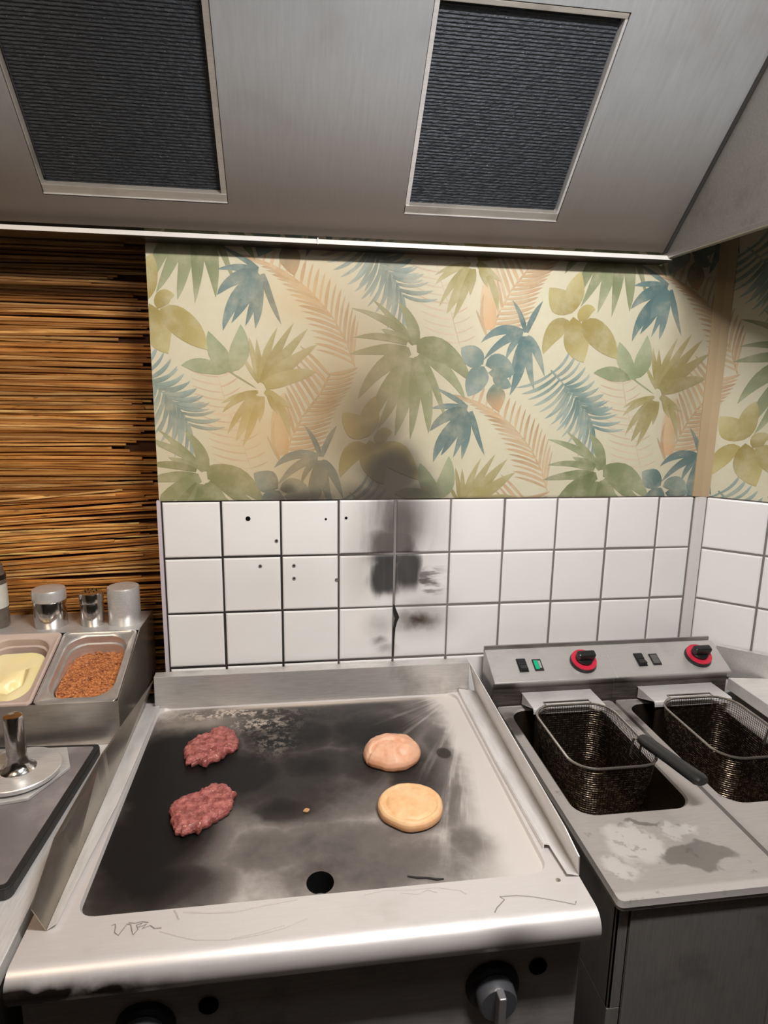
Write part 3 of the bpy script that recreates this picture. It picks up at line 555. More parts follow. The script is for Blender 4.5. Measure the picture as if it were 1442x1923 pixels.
# plate with drain hole
def densify(L, step):
    r = []
    for a, b in zip(L, L[1:] + L[:1]):
        a, b = Vector(a), Vector(b); k = max(1, int((b - a).length / step))
        r += [tuple(a.lerp(b, i / k)) for i in range(k)]
    return r
mb = MB(); loop = densify(rrect(PX0 + .003, PX1 - .003, PY0 + .003, PY1 - .003, .028, .893, 6), .012)
dx, dy = .369, -.688
hole = []
for p in loop:
    a = math.atan2(p[1] - dy, p[0] - dx); hole.append((dx + .0235 * math.cos(a), dy + .026 * math.sin(a), .8925))
mb.loft([loop, hole], True); mb.build('cooking_plate', M_plate, gr)
mb = MB(); h2 = [(p[0], p[1], .80) for p in hole]; mb.loft([hole, h2], True, False, True); mb.build('drain_hole', M_blackhole, gr)
# back splash
M_guard = steel('splash_guard_steel', (.66, .63, .60, 1), .36, .6, (3, 3, 50), dirt=.45)
mb = MB(); mb.prism([(-.060, .898), (-.056, .984), (-.030, .986), (-.030, .983), (-.053, .981), (-.057, .898)], -.026, .803, 'x'); mb.build('back_splash', M_guard, gr, bevel=.001)
# right guard: flange + leaning upright
def sheet(mb, a, b, th, nrm):
    n = Vector(nrm) * th
    A = [tuple(Vector(p)) for p in a]; Bq = [tuple(Vector(p)) for p in b]
    loops = [[p, r, tuple(Vector(r) + n), tuple(Vector(p) + n)] for p, r in zip(A, Bq)]
    mb.loft(loops, True, True, True)
M_guard2 = steel('guard_satin_steel', (.84, .81, .79, 1), .38, .4, (9, 2, 9), dirt=.08)
mb = MB()
sheet(mb, [(.823, -.052, .901), (.815, -.45, .901), (.812, -.700, .901), (.811, -.736, .901)], [(.803, -.052, .985), (.797, -.45, .978), (.796, -.702, .970), (.803, -.747, .948)], .002, (1, 0, 0))
sheet(mb, [(.775, -.062, .9105), (.772, -.40, .9105), (.776, -.668, .9105)], [(.823, -.062, .9015), (.815, -.40, .9015), (.812, -.668, .9015)], .0015, (0, 0, 1))
sheet(mb, [(.775, -.062, .9005), (.772, -.40, .9005), (.776, -.668, .9005)], [(.775, -.062, .9105), (.772, -.40, .9105), (.776, -.668, .9105)], .0015, (-1, 0, 0))
sheet(mb, [(.785, -.668, .908), (.789, -.738, .908)], [(.812, -.668, .9015), (.811, -.738, .9015)], .0015, (0, 0, 1))
mb.build('side_guard', M_guard2, gr)
M_guard3 = steel('guard_reflection_dark_steel', (.38, .34, .29, 1), .30, .9, (5, 2, 9), dirt=.12)  # guard steel with the dark plate's reflection painted into its colour
mb = MB()
sheet(mb, [(-.052, -.052, .901), (-.0505, -.40, .901), (-.050, -.62, .901), (-.0495, -.742, .901)], [(-.027, -.058, .976), (-.060, -.385, .978), (-.0725, -.622, .970), (-.0645, -.749, .948)], .002, (-1, 0, 0))
sg = mb.build('side_guard', M_guard3, gr)
mb = MB()
sheet(mb, [(-.014, -.062, .9085), (-.018, -.45, .9085), (-.032, -.66, .9085), (-.036, -.738, .9085)], [(-.052, -.062, .9015), (-.0505, -.45, .9015), (-.050, -.66, .9015), (-.0495, -.742, .9015)], .0015, (0, 0, 1))
mb.build('guard_flange', M_guard2, sg)
# body
M_body = steel('griddle_front_steel', (.40, .37, .355, 1), .5, .3, (3, 50, 50), dirt=.6)
mb = MB(); mb.box(-.083, .806, -.776, -.04, .14, .848); mb.build('body', M_body, gr, bevel=.003)
for x in (-.04, .765):
    for y in (-.72, -.09): MB().lathe([(.022, 0), (.022, .02), (.016, .03), (.016, .145)], (x, y, 0), 'z', 16).build('foot', M_black, gr)
def knob(x, z):
    y = -.776
    k = MB().lathe([(.046, y), (.046, y - .006), (.043, y - .012), (.037, y - .014)], (x, 0, z), 'y', 40).build('knob', M_black, gr, smooth=True)
    MB().lathe([(.0335, y - .012), (.0320, y - .036), (.030, y - .039)], (x, 0, z), 'y', 36).build('knob_cap', simple('knob_grey_cap', (.065, .065, .072, 1), rough=.35), k, smooth=True)
    m_ = MB(); m_.box(x - .0062, x + .0062, y - .056, y - .034, z - .033, z + .031); m_.build('grip', simple('knob_grip_grey', (.28, .27, .28, 1), met=.5, rough=.35), k, bevel=.002)
    return k
knob(.652, .742); knob(.094, .742)
for x, z in ((.731, .768), (.190, .768)): MB().lathe([(.0155, -.7765), (.0155, -.779), (.011, -.780)], (x, 0, z), 'y', 24).build('ignition_hole', M_blackhole, gr)
MB().lathe([(.0045, .9), (.0042, .9015), (.001, .902)], (.772, -.742, 0), 'z', 14).build('screw', M_chrome, gr, smooth=True)
# scribbled scratches on the front edge
M_scr = simple('scratch_grey', rgb(182, 173, 168), rough=.6)
def scratch(pts, r=.0008, m_=M_scr):
    MB().tube([(a, b, .9003) for a, b in pts], r, 5).build('scratch', m_, gr)
M_scr2 = simple('scratch_dark', rgb(136, 126, 120), rough=.6)
scratch([(.045, -.744), (.050, -.742), (.052, -.748), (.053, -.758), (.060, -.764), (.065, -.752), (.068, -.744), (.074, -.746), (.078, -.757), (.082, -.766), (.087, -.756), (.083, -.748), (.091, -.745), (.086, -.753), (.098, -.748), (.093, -.756), (.104, -.751), (.112, -.758), (.122, -.758)], .0010, M_scr2)
scratch([(.070, -.742), (.080, -.744), (.090, -.742), (.100, -.745)], .0010, M_scr2)
scratch([(.120, -.764), (.150, -.777), (.176, -.787), (.225, -.793), (.270, -.790), (.310, -.782), (.345, -.768)])
scratch([(.23, -.791), (.27, -.786), (.31, -.776)], .0006)
scratch([(.136, -.726), (.140, -.732), (.146, -.745)], .0016); scratch([(.15, -.731), (.19, -.738), (.230, -.741), (.280, -.733), (.33, -.728)], .0013)
scratch([(.44, -.733), (.474, -.727), (.52, -.731), (.563, -.732), (.60, -.743), (.608, -.752)], .0007); scratch([(.50, -.736), (.53, -.742), (.545, -.735), (.56, -.742)], .0007)
scratch([(.643, -.794), (.650, -.785), (.667, -.771), (.661, -.764), (.69, -.765), (.716, -.771), (.75, -.783), (.779, -.795), (.783, -.789)], .0009, M_scr2)
# burnt scrap and crumb lying on the plate
bs = MB(); bs.tube([(.519, -.694, .8946), (.535, -.700, .8950), (.552, -.702, .8946), (.568, -.708, .8950), (.580, -.708, .8946)], [.0012, .0018, .0016, .002, .0012], 6)
tag(bs.build('burnt_scrap', simple('charred_scrap', (.02, .018, .018, 1), rough=.8), loc=(.55, -.70, .893)), 'thin black charred strip lying near the front of the griddle plate', 'scrap')
bm_ = MB(); bm_.loft([[(.350 + .006 * r * math.cos(a) + .001 * math.sin(3 * a), -.499 + .005 * r * math.sin(a), .893 + h) for a in [k * math.pi / 5 for k in range(10)]] for r, h in ((1, 0), (1.1, .002), (.6, .0045))], True, True, True)
tag(bm_.build('crumb', simple('fried_crumb', rgb(186, 140, 96), rough=.8), loc=(.35, -.50, .893)), 'tiny beige crumb in the middle of the griddle plate', 'crumb')

# ---- food on the plate
def outline_at(out, k, cx, cy):
    return [(cx + (a - cx) * k, cy + (b - cy) * k) for a, b in out]
def resample(out, n):
    P = [Vector(p) for p in out]; L = len(P); r = []
    for i in range(n):
        t_ = i / n * L; k = int(t_); f = t_ - k
        p0, p1, p2, p3 = P[(k - 1) % L], P[k % L], P[(k + 1) % L], P[(k + 2) % L]
        r.append(tuple(.5 * ((2 * p1) + (-p0 + p2) * f + (2 * p0 - 5 * p1 + 4 * p2 - p3) * f * f + (-p0 + 3 * p1 - 3 * p2 + p3) * f ** 3)))
    return r
def food(name, out, prof, z0, namp, nsc, mat, seed, extra=None, edge=0):
    n = 108; prof = [(p[0] + (q[0] - p[0]) * k / 4, p[1] + (q[1] - p[1]) * k / 4) for p, q in zip(prof[:-1], prof[1:]) for k in range(4)] + [prof[-1]]
    out = resample(out, n); cx = sum(p[0] for p in out) / n; cy = sum(p[1] for p in out) / n
    if edge:
        out = [(cx + (a - cx) * (1 + edge * mnoise.noise((a * 120 + seed, b * 120, 3))), cy + (b - cy) * (1 + edge * mnoise.noise((a * 120 + seed, b * 120, 3)))) for a, b in out]
    mb = MB(); loops = []
    for k, h in prof:
        l = []
        for a, b in outline_at(out, k, cx, cy):
            dz = namp * mnoise.noise((a * nsc + seed, b * nsc, h * nsc * .5)) + namp * .5 * mnoise.noise((a * nsc * 2.7 + seed, b * nsc * 2.7, 1))
            if h <= 0.0005: dz = 0
            if extra: dz += extra((a - cx), (b - cy), h)
            l.append((a, b, max(z0, z0 + h + dz)))
        loops.append(l)
    mb.loft(loops, True, True, True)
    return mb.build(name, mat, smooth=True, loc=(cx, cy, z0), angle=80)
def meat_material():
    t = NT('raw_ground_beef'); v, x, y, z = t.pos()
    n = t.noise(v, 70, 4, .65); w = t.noise(v, 150, 2); k = t.noise(v, 28, 3)
    c = t.mix(t.ss(n, .3, .7), rgb(124, 60, 56), rgb(186, 112, 104)); c = t.mix(t.ss(w, .66, .74), c, rgb(212, 168, 146)); c = t.mix(t.mul(t.ss(k, .55, .75), .5), c, rgb(96, 44, 36))
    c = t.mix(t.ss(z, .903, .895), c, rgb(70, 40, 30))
    t.set(col=c, rough=.5, sss=.08); t.bump(t.add(n, w), .7, .004); return t.mat
M_meat = meat_material()
prof = [(.95, 0), (1.0, .004), (1.0, .010), (.95, .0155), (.85, .018), (.68, .0185), (.5, .0185), (.32, .0185), (.14, .0185)]
P1 = [(.080, -.275), (.082, -.243), (.103, -.220), (.128, -.200), (.137, -.183), (.164, -.180), (.186, -.208), (.198, -.247), (.190, -.280), (.178, -.285), (.162, -.309), (.141, -.321), (.135, -.334), (.118, -.322), (.103, -.324), (.088, -.304)]
P2 = [(.084, -.476), (.088, -.459), (.105, -.440), (.128, -.430), (.144, -.417), (.161, -.408), (.187, -.414), (.206, -.436), (.204, -.461), (.204, -.481), (.196, -.500), (.180, -.515), (.162, -.530), (.147, -.544), (.123, -.547), (.106, -.540), (.095, -.515)]
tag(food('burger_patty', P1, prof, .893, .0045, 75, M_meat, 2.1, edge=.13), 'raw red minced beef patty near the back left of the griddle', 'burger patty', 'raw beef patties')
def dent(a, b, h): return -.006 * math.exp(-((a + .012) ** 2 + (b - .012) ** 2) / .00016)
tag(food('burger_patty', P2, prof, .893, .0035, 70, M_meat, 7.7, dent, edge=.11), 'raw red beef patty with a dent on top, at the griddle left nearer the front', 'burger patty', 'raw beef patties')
def bun_material(name, c0, c1, c2):
    t = NT(name); v, x, y, z = t.pos()
    n = t.noise(v, 24, 4, .6); w = t.noise(v, 95, 3)
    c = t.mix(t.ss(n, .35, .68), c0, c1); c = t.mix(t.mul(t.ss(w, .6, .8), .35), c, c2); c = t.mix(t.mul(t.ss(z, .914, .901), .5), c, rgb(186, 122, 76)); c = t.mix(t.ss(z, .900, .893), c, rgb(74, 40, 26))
    t.set(col=c, rough=.48, sss=.1); t.bump(t.add(n, t.mul(w, .4)), .25, .003); return t.mat
B1 = [(.483, -.331), (.495, -.300), (.520, -.285), (.552, -.280), (.588, -.290), (.612, -.325), (.604, -.362), (.578, -.388), (.547, -.399), (.514, -.386), (.489, -.366)]
def crease(a, b, h):
    d = -.008 * math.exp(-((b - .006 + 14 * (a + .005) ** 2) ** 2) / .000010) * (1 if -.045 < a < .03 else 0)
    d += -.007 * math.exp(-((a - .018) ** 2 + (b + .040) ** 2) / .00012) - .006 * math.exp(-((a + .03 - b) ** 2) / .00003) * (1 if b < 0 else 0)
    return d * (1 if h > .012 else .3)
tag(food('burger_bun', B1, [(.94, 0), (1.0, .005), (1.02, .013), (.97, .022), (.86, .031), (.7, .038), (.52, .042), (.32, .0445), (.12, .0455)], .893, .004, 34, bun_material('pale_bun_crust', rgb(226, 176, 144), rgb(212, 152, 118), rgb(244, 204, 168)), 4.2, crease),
    'pinkish domed burger bun with creased top, at the right of the griddle nearer the wall', 'burger bun')
B2 = [(.490, -.515), (.505, -.483), (.536, -.463), (.566, -.461), (.598, -.473), (.619, -.508), (.617, -.543), (.602, -.570), (.573, -.588), (.541, -.591), (.514, -.573), (.495, -.550)]
def rimd(a, b, h):
    r = math.hypot(a, b) / .062
    return -.004 * math.exp(-((r - .80) / .07) ** 2) * (1 if b < .02 else .3)
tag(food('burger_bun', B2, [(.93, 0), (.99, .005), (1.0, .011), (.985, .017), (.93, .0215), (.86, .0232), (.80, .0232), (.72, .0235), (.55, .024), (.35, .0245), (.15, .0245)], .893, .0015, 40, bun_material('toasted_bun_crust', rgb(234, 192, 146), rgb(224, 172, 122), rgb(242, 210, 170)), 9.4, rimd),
    'flat golden round burger bun at the right of the griddle nearer the front', 'burger bun')

# ================================================================ DOUBLE FRYER
fr = thing('double_fryer', 'stainless steel double deep fryer with two tanks and red-ringed black dials, right of the griddle', 'deep fryer', (1.19, -.42, 0))
def deck_material():
    t = NT('fryer_deck_steel'); v, x, y, z = t.pos()
    n = t.noise(v, 6, 4, .6, (5, 40, 40)); xw, yw = t.warp(v, x, y, 16, .08); w = t.noise(v, 30, 4, .6)
    c = t.mix(n, rgb(168, 160, 154), rgb(190, 183, 178))
    dry = t.mul(t.mx(t.blob(xw, yw, .955, -.66, .07, .06, 1), t.blob(xw, yw, 1.06, -.635, .06, .03, .9), t.blob(xw, yw, .90, -.72, .05, .05, .8)), t.ss(w, .30, .5))
    c = t.mix(t.mul(t.ss(dry, .42, .70), .6), c, rgb(226, 220, 215))
    wet = t.mx(t.blob(xw, yw, 1.06, -.705, .09, .045, 1.0), t.blob(xw, yw, 1.0, -.61, .08, .012, .7))
    c = t.mix(t.mul(t.ss(wet, .45, .6), .7), c, rgb(104, 98, 92))
    c = t.mix(t.mul(t.ss(y, -.766, -.776), .6), c, rgb(214, 208, 203))
    oil = t.mx(t.blob(xw, yw, .875, -.24, .03, .06, 1), t.blob(xw, yw, 1.19, -.24, .03, .06, .8), t.blob(xw, yw, 1.0, -.19, .3, .03, .7))
    c = t.mix(t.mul(t.ss(oil, .3, .8), .8), c, rgb(46, 36, 30))
    c = t.mix(t.mul(t.ss(w, .62, .72), .35), c, rgb(70, 56, 48))
    t.set(col=c, met=.5, rough=t.add(.36, t.mul(n, .1))); return t.mat
M_deck = deck_material()
M_panel = steel('fryer_panel_steel', (.66, .635, .615, 1), .38, .6, (3, 50, 50), dirt=.2)
M_cab = steel('fryer_cabinet_steel', (.44, .41, .385, 1), .42, .7, (50, 50, 3), dirt=.4)
M_tank = steel('oily_tank_steel', (.10, .075, .055, 1), .28, .8, (3, 3, 30), dirt=.6, dirtcol=(.012, .008, .006, 1))
FX0, FXM, FX1 = .860, 1.188, 1.516
T1 = (.884, 1.142, -.150, -.578); T2 = (1.212, 1.470, -.150, -.578)
mb = MB(); mb.box(FX0 + .004, FX1 - .004, -.776, -.03, .10, .66); mb.box(FX0 + .004, FX0 + .012, -.776, -.03, .66, .872); mb.box(FX1 - .012, FX1 - .004, -.776, -.03, .66, .872)
mb.box(FX0 + .004, FX1 - .004, -.776, -.768, .66, .872); mb.build('cabinet', M_cab, fr, bevel=.002)
MB().box(FX0 + .0275, FX0 + .0290, -.7768, -.7755, .30, .872).build('door_gap', M_blackhole, fr)
for a, b in ((FX0 + .030, FXM - .012), (FXM - .008, FX1 - .034)):
    d = MB().box(a, b, -.781, -.776, .16, .866).build('door', M_cab, fr, bevel=.002)
    MB().tube([(b - .03, -.781, .36), (b - .03, -.805, .36), (b - .03, -.805, .48), (b - .03, -.781, .48)], .006, 8).build('handle', M_chrome, d)
for x in (FX0 + .05, FX1 - .05):
    for y in (-.72, -.09): MB().lathe([(.022, 0), (.022, .02), (.016, .03), (.016, .101)], (x, y, 0), 'z', 16).build('foot', M_black, fr)
def fdeck(x0, x1, T):
    mb = MB(); n = 6
    op = rrect(T[0], T[1], T[3], T[2], .045, .890, n)
    out = rrect(x0, x1, -.790, -.135, .010, .8915, n)
    out2 = rrect(x0 + .008, x1 - .008, -.780, -.137, .010, .890, n)
    low = rrect(x0, x1, -.790, -.135, .010, .872, n)
    mid = rrect(x0 - .002, x1 + .001, -.7925, -.135, .010, .8805, n); mid2 = rrect(x0, x1, -.790, -.135, .010, .8775, n)
    lip = rrect(T[0] + .004, T[1] - .004, T[3] + .004, T[2] - .004, .042, .886, n)
    mb.loft([low, mid2, mid, rrect(x0 - .001, x1 + .0005, -.7915, -.135, .010, .884, n), out, out2, op, lip], True)
    mb.build('deck', M_deck, fr, smooth=True, angle=25)
    mb = MB()
    mb.loft([lip, [(p[0], p[1], .72) for p in rrect(T[0] + .004, T[1] - .004, T[3] + .004, T[2] - .004, .042, 0, n)]], True, False, True)
    tk = mb.build('tank', M_tank, fr, smooth=True, angle=60)
    oil = NT('dark_frying_oil'); oil.set(col=(.020, .011, .005, 1), rough=.06, spec=.5)
    mb = MB(); mb.add([(p[0], p[1], .765) for p in rrect(T[0] + .005, T[1] - .005, T[3] + .005, T[2] - .005, .041, 0, n)], [tuple(range(4 * (n + 1)))])
    mb.build('oil', oil.mat, tk)
fdeck(FX0, FXM - .005, T1); fdeck(FXM + .005, FX1, T2)
M_red = simple('dial_red_ring', rgb(200, 34, 62), rough=.42, var=.2, scale=60)
M_glass_g = NT('green_pilot_lens'); M_glass_g.set(col=(.0, .16, .08, 1), rough=.25, emi=(.02, .8, .38, 1), emis=.35); M_glass_g = M_glass_g.mat
M_glass_w = simple('pale_lens', (.34, .33, .31, 1), rough=.25)
M_lens_off = simple('dull_lens', (.10, .095, .09, 1), rough=.3)
# sloped panel frame: top edge (y -.052, z 1.018) down to (y -.148, z .966)
PT, PB = Vector((0, -.050, 1.016)), Vector((0, -.148, .9655))
PD = (PB - PT); PL = PD.length; PD = PD.normalized(); PN = Vector((0, PD.z, -PD.y)); 
if PN.z < 0: PN = -PN
def PP(x, s, h): 
    q = PT + PD * s + PN * h; return (x, q.y, q.z)
def pbox(mb, x0, x1, s0, s1, h0, h1, mi=0):
    vs = [PP(x, s, h) for h in (h0, h1) for s in (s0, s1) for x in (x0, x1)]
    return mb.add(vs, [(0, 2, 3, 1), (4, 5, 7, 6), (0, 1, 5, 4), (2, 6, 7, 3), (0, 4, 6, 2), (1, 3, 7, 5)], mi)
def plathe(mb, x, s, prof, n=36, sy=1.0):
    loops = []
    for r, h in prof: loops.append([PP(x + r * math.cos(2 * math.pi * k / n), s + r * sy * math.sin(2 * math.pi * k / n), h) for k in range(n)])
    return mb.loft(loops, True, True, True)
def ctrl_material():
    t = NT('fryer_control_panel_steel'); v, x, y, z = t.pos(); n = t.noise(v, 6, 4, .6, (3, 50, 50)); w = t.noise(v, 9, 4)
    c = t.mix(n, rgb(188, 184, 180), rgb(206, 202, 198)); c = t.mix(t.mul(t.ss(w, .5, .8), .3), c, rgb(130, 120, 112))
    lower_dark = t.mul(t.ss(z, .958, .940), t.add(.75, t.mul(n, .3)))  # darker on the face below the sloped panel's front edge
    c = t.mix(t.sat(lower_dark), c, rgb(56, 46, 40)); t.set(col=c, met=.55, rough=t.add(.34, t.mul(n, .1))); return t.mat
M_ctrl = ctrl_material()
def control(x0, x1, on):
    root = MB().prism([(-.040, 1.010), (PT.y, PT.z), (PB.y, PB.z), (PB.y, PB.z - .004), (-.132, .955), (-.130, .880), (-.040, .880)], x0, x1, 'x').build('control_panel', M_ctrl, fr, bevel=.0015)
    mb = MB(); mb.box(x0, x1 - (.0 if on else .006), -.046, -.040, 1.008, 1.0245); mb.build('top_flange', M_dull, root)
    sx = x0 + .090; s = .060
    mb = MB(); pbox(mb, sx - .013, sx + .013, s - .024, s + .020, 0, .003); pbox(mb, sx - .011, sx + .011, s - .020, s - .002, .003, .0065); sw = mb.build('switch', M_black, root, bevel=.0012)
    mb = MB(); vs = [PP(sx - .010, s - .003, .003), PP(sx + .010, s - .003, .003), PP(sx + .010, s + .017, .003), PP(sx - .010, s + .017, .003), PP(sx - .010, s - .003, .005), PP(sx + .010, s - .003, .005), PP(sx + .010, s + .016, .012), PP(sx - .010, s + .016, .012)]
    mb.add(vs, [(0, 1, 2, 3), (4, 5, 6, 7), (0, 1, 5, 4), (1, 2, 6, 5), (2, 3, 7, 6), (3, 0, 4, 7)]); mb.build('rocker', M_black, sw, bevel=.001)
    lx = sx + .043
    mb = MB(); pbox(mb, lx - .0125, lx + .0125, s - .020, s + .018, 0, .0025); lp = mb.build('indicator_lamp', M_black, root, bevel=.0008)
    mb = MB(); pbox(mb, lx - .0095, lx + (.0015 if on else .0095), s - .015, s + .013, .0020, .0034); mb.build('lens', M_glass_g if on else M_lens_off, lp)
    if on:
        mb = MB(); pbox(mb, lx + .0025, lx + .0090, s - .014, s + .010, .0020, .0032); mb.build('lens', M_glass_w, lp)
    kx = x0 + .262; ks = .058
    mb = MB(); plathe(mb, kx, ks, [(.036, 0), (.0365, .004), (.035, .010), (.034, .012)]); dl = mb.build('dial', M_black, root, smooth=True)
    mb = MB(); n = 40
    ring = lambda r, h: [PP(kx + r * math.cos(2 * math.pi * k / n), ks + r * math.sin(2 * math.pi * k / n), h) for k in range(n)]
    mb.loft([ring(.0345, .0115), ring(.034, .0145), ring(.022, .0145), ring(.0215, .012)], True); mb.build('dial_ring', M_red, dl, smooth=True)
    mb = MB(); plathe(mb, kx, ks, [(.0235, .012), (.0230, .020), (.021, .022)], sy=.92); mb.build('dial_hub', M_black, dl, smooth=True)
    mb = MB(); pbox(mb, kx - .025, kx + .025, ks - .0100, ks + .0100, .020, .043); mb.build('grip', M_black, dl, bevel=.005)
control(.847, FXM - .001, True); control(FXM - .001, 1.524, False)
M_cover = steel('heater_cover_steel', (.80, .77, .75, 1), .38, .4, (3, 50, 50), dirt=.25)
def cover(x0, x1):
    mb = MB(); mb.prism([ (-.214, .9265), (-.219, .925), (-.221, .919), (-.221, .912), (-.219, .912), (-.219, .918), (-.2135, .9240), (-.131, .9240), (-.131, .9265)], x0, x1, 'x')
    for x in (x0, x1 - .002): mb.prism([(-.136, .9245), (-.215, .9245), (-.136, .895)], x, x + .002, 'x')
    hc = mb.build('heater_cover', M_cover, fr, bevel=.0008)
    MB().box(x0 + .01, x1 - .01, -.214, -.206, .772, .923).build('heating_element', M_tank, hc)
cover(.928, 1.122); cover(1.258, 1.478)

# ---- wire baskets
def basket(cx, label, handle):
    x0, x1, y0, y1, z1, z0 = cx - .101, cx + .101, -.503, -.232, .940, .795
    root = thing('fryer_basket', label, 'fryer basket', (cx, -.36, .795), 'wire baskets in the fryer')
    M_wire = basket.wire; M_rim = basket.rim
    loop = rrect(x0, x1, y0, y1, .055, z1, 10); mb = MB(); mb.tube(loop, .0032, 8, True)
    mb.build('rim', M_rim, root, smooth=True)
    mb = MB()
    N = 132
    def per(k, z):
        f = (z1 - z) / (z1 - z0); i = .014 * f
        L = rrect(x0 + i, x1 - i, y0 + i, y1 - i, .055 - .2 * i, z, 12)
        return L
    top = per(0, z1)
    nz = 26; levels = [z1 - (z1 - z0) * k / nz for k in range(nz + 1)]
    for z in levels[1:]:
        mb.tube(per(0, z), .00062, 4, True)
    # resample loops evenly for the uprights
    def even(L, n):
        P = [Vector(p) for p in L] + [Vector(L[0])]; d = [0]
        for a, b in zip(P[:-1], P[1:]): d.append(d[-1] + (b - a).length)
        r = []; k = 0
        for i in range(n):
            t_ = d[-1] * i / n
            while d[k + 1] < t_: k += 1
            f = (t_ - d[k]) / max(1e-9, d[k + 1] - d[k]); r.append(P[k].lerp(P[k + 1], f))
        return r
    A, B_ = even(top, N), even(per(0, z0), N)
    for a, b in zip(A, B_): mb.tube([a, b], .00062, 4)
    bx0, bx1, by0, by1 = x0 + .016, x1 - .016, y0 + .016, y1 - .016
    k = bx0
    while k <= bx1: mb.tube([(k, by0 + .01, z0), (k, by1 - .01, z0)], .0007, 4); k += .006
    k = by0
    while k <= by1: mb.tube([(bx0 + .01, k, z0), (bx1 - .01, k, z0)], .0007, 4); k += .006
    mb.build('wire_mesh', M_wire, root)
    mb = MB(); mb.tube([(cx - .06, y1 + .002, z1 + .001), (cx - .06, y1 + .016, z1 + .001), (cx + .06, y1 + .016, z1 + .001), (cx + .06, y1 + .002, z1 + .001)], .0025, 6); mb.build('hook', M_rim, root)
    # handle fixed to the right wall of the basket, reaching towards the cook
    hx = x1 - .016
    w = MB()
    w.tube([(hx - .010, -.405, .905), (hx - .010, -.412, .950), (hx + .004, -.445, .958)], .0028, 6); w.tube([(hx + .012, -.405, .905), (hx + .012, -.412, .952), (hx + .012, -.445, .958)], .0028, 6)
    w.build('handle_bracket', M_rim, root)
    g_ = MB(); secs = []
    for t_, wd, ht in ((0, .013, .010), (.12, .017, .011), (.5, .0155, .011), (.8, .0175, .011), (.95, .018, .011), (1, .014, .008)):
        c = Vector((hx + .001, -.425, .9555)).lerp(Vector((hx + .030, -.602, .964)), t_)
        d = Vector((.037, -.167, 0)).normalized(); sd = Vector((-d.y, d.x, 0))
        secs.append([tuple(c + sd * (wd * math.cos(a)) * 1.0 + Vector((0, 0, 1)) * ht * math.copysign(abs(math.sin(a)) ** .7, math.sin(a))) for a in [2 * math.pi * k / 16 for k in range(16)]])
    g_.loft(secs, True, True, True)
    g_.build('handle', M_black, root, smooth=True, angle=50)
t = NT('oily_basket_wire'); v, x, y, z = t.pos(); n_ = t.noise(v, 120, 2)
t.set(col=t.mix(t.ss(n_, .45, .7), (.014, .009, .006, 1), (.17, .13, .09, 1)), met=.9, rough=.3); basket.wire = t.mat
basket.rim = steel('basket_rim_steel', (.46, .42, .37, 1), .25, .9, dirt=.3)
basket(1.014, 'wire fryer basket in the left tank beside the griddle, its black handle pointing forward', True)
basket(1.352, 'wire fryer basket in the right tank beside the angled wall', True)

# ================================================================ STEEL COUNTER BY THE ANGLED WALL
ct = thing('corner_counter', 'pale steel worktop with low upstand beside the fryer, along the angled wall', 'worktop', (1.75, -.35, 0))
M_count = steel('pale_counter_steel', (.80, .76, .73, 1), .42, .3, dirt=.15)
cz = .938
a0 = DW(.072, .012, 0); 
poly = [(1.529, -.155), (a0[0] + .04, -.155)] + [DW(s, .012, 0)[:2] for s in (.24, .6, 1.0)] + [(1.529, DW(1.0, .012, 0)[1])]
poly = [p for p in poly]
sx = (-.155 - 0) / -math.cos(D_ANG)
poly = [(1.529, -.130), DW(.215, .012, 0)[:2], DW(1.0, .012, 0)[:2], (1.529, DW(1.0, .012, 0)[1])]
MB().prism(poly, cz - .035, cz, 'z').build('worktop', M_count, ct, bevel=.002)
mb = MB(); mb.loft([[DW(s, d, z) for s in (.085, 1.0)] for d, z in ((.0045, cz - .02), (.012, cz - .02), (.012, cz + .066), (.0045, cz + .068))], False)
mb.build('upstand', steel('upstand_steel', (.60, .57, .54, 1), .42, .5, dirt=.2), ct)
mb = MB(); pb = [(1.545, -.15), DW(.225, .02, 0)[:2], DW(.95, .02, 0)[:2], (1.545, DW(.95, .02, 0)[1])]; mb.prism(pb, 0.0, cz - .036, 'z'); mb.build('cupboard', M_cab, ct)

# ================================================================ LEFT WORKTOP
lw = thing('prep_table', 'pale steel work table left of the griddle carrying the cutting board', 'worktop', (-.5, -.4, 0))
M_table = steel('pale_table_steel', (.80, .775, .755, 1), .4, .4, (40, 4, 40), dirt=.12)
MB().box(-1.1, -.0935, -.835, .19, .872, .900).build('table_top', M_table, lw, bevel=.0015)
MB().box(-1.08, -.105, -.80, .17, .12, .871).build('cabinet', M_cab, lw, bevel=.003)
for x in (-1.03, -.15):
    for y in (-.74, .1): MB().lathe([(.02, 0), (.02, .02), (.015, .03), (.015, .125)], (x, y, 0), 'z', 14).build('foot', M_black, lw)
def slate_material(name, c0, c1, rough):
    t = NT(name); v, x, y, z = t.pos(); n = t.noise(v, 9, 5, .6); w = t.noise(v, 3, 3)
    t.set(col=t.mix(t.ss(t.add(n, t.mul(t.sub(w, .5), .8)), .3, .75), c0, c1), rough=t.add(rough, t.mul(n, .15))); return t.mat
cb = thing('cutting_board', 'dark grey cutting board with black edges on the pale left worktop', 'cutting board', (-.4, -.47, .900))
ang = math.radians(-3.4)
def rotp(p, o=(-.105, -.275)):
    return (o[0] + p[0] * math.cos(ang) - p[1] * math.sin(ang), o[1] + p[0] * math.sin(ang) + p[1] * math.cos(ang))
def bprism(x0, x1, y0, y1, r, z0, z1): 
    L = [rotp(p[:2]) for p in rrect(x0, x1, y0, y1, r, 0, 4)]; mb = MB(); return mb.prism(L, z0, z1, 'z')
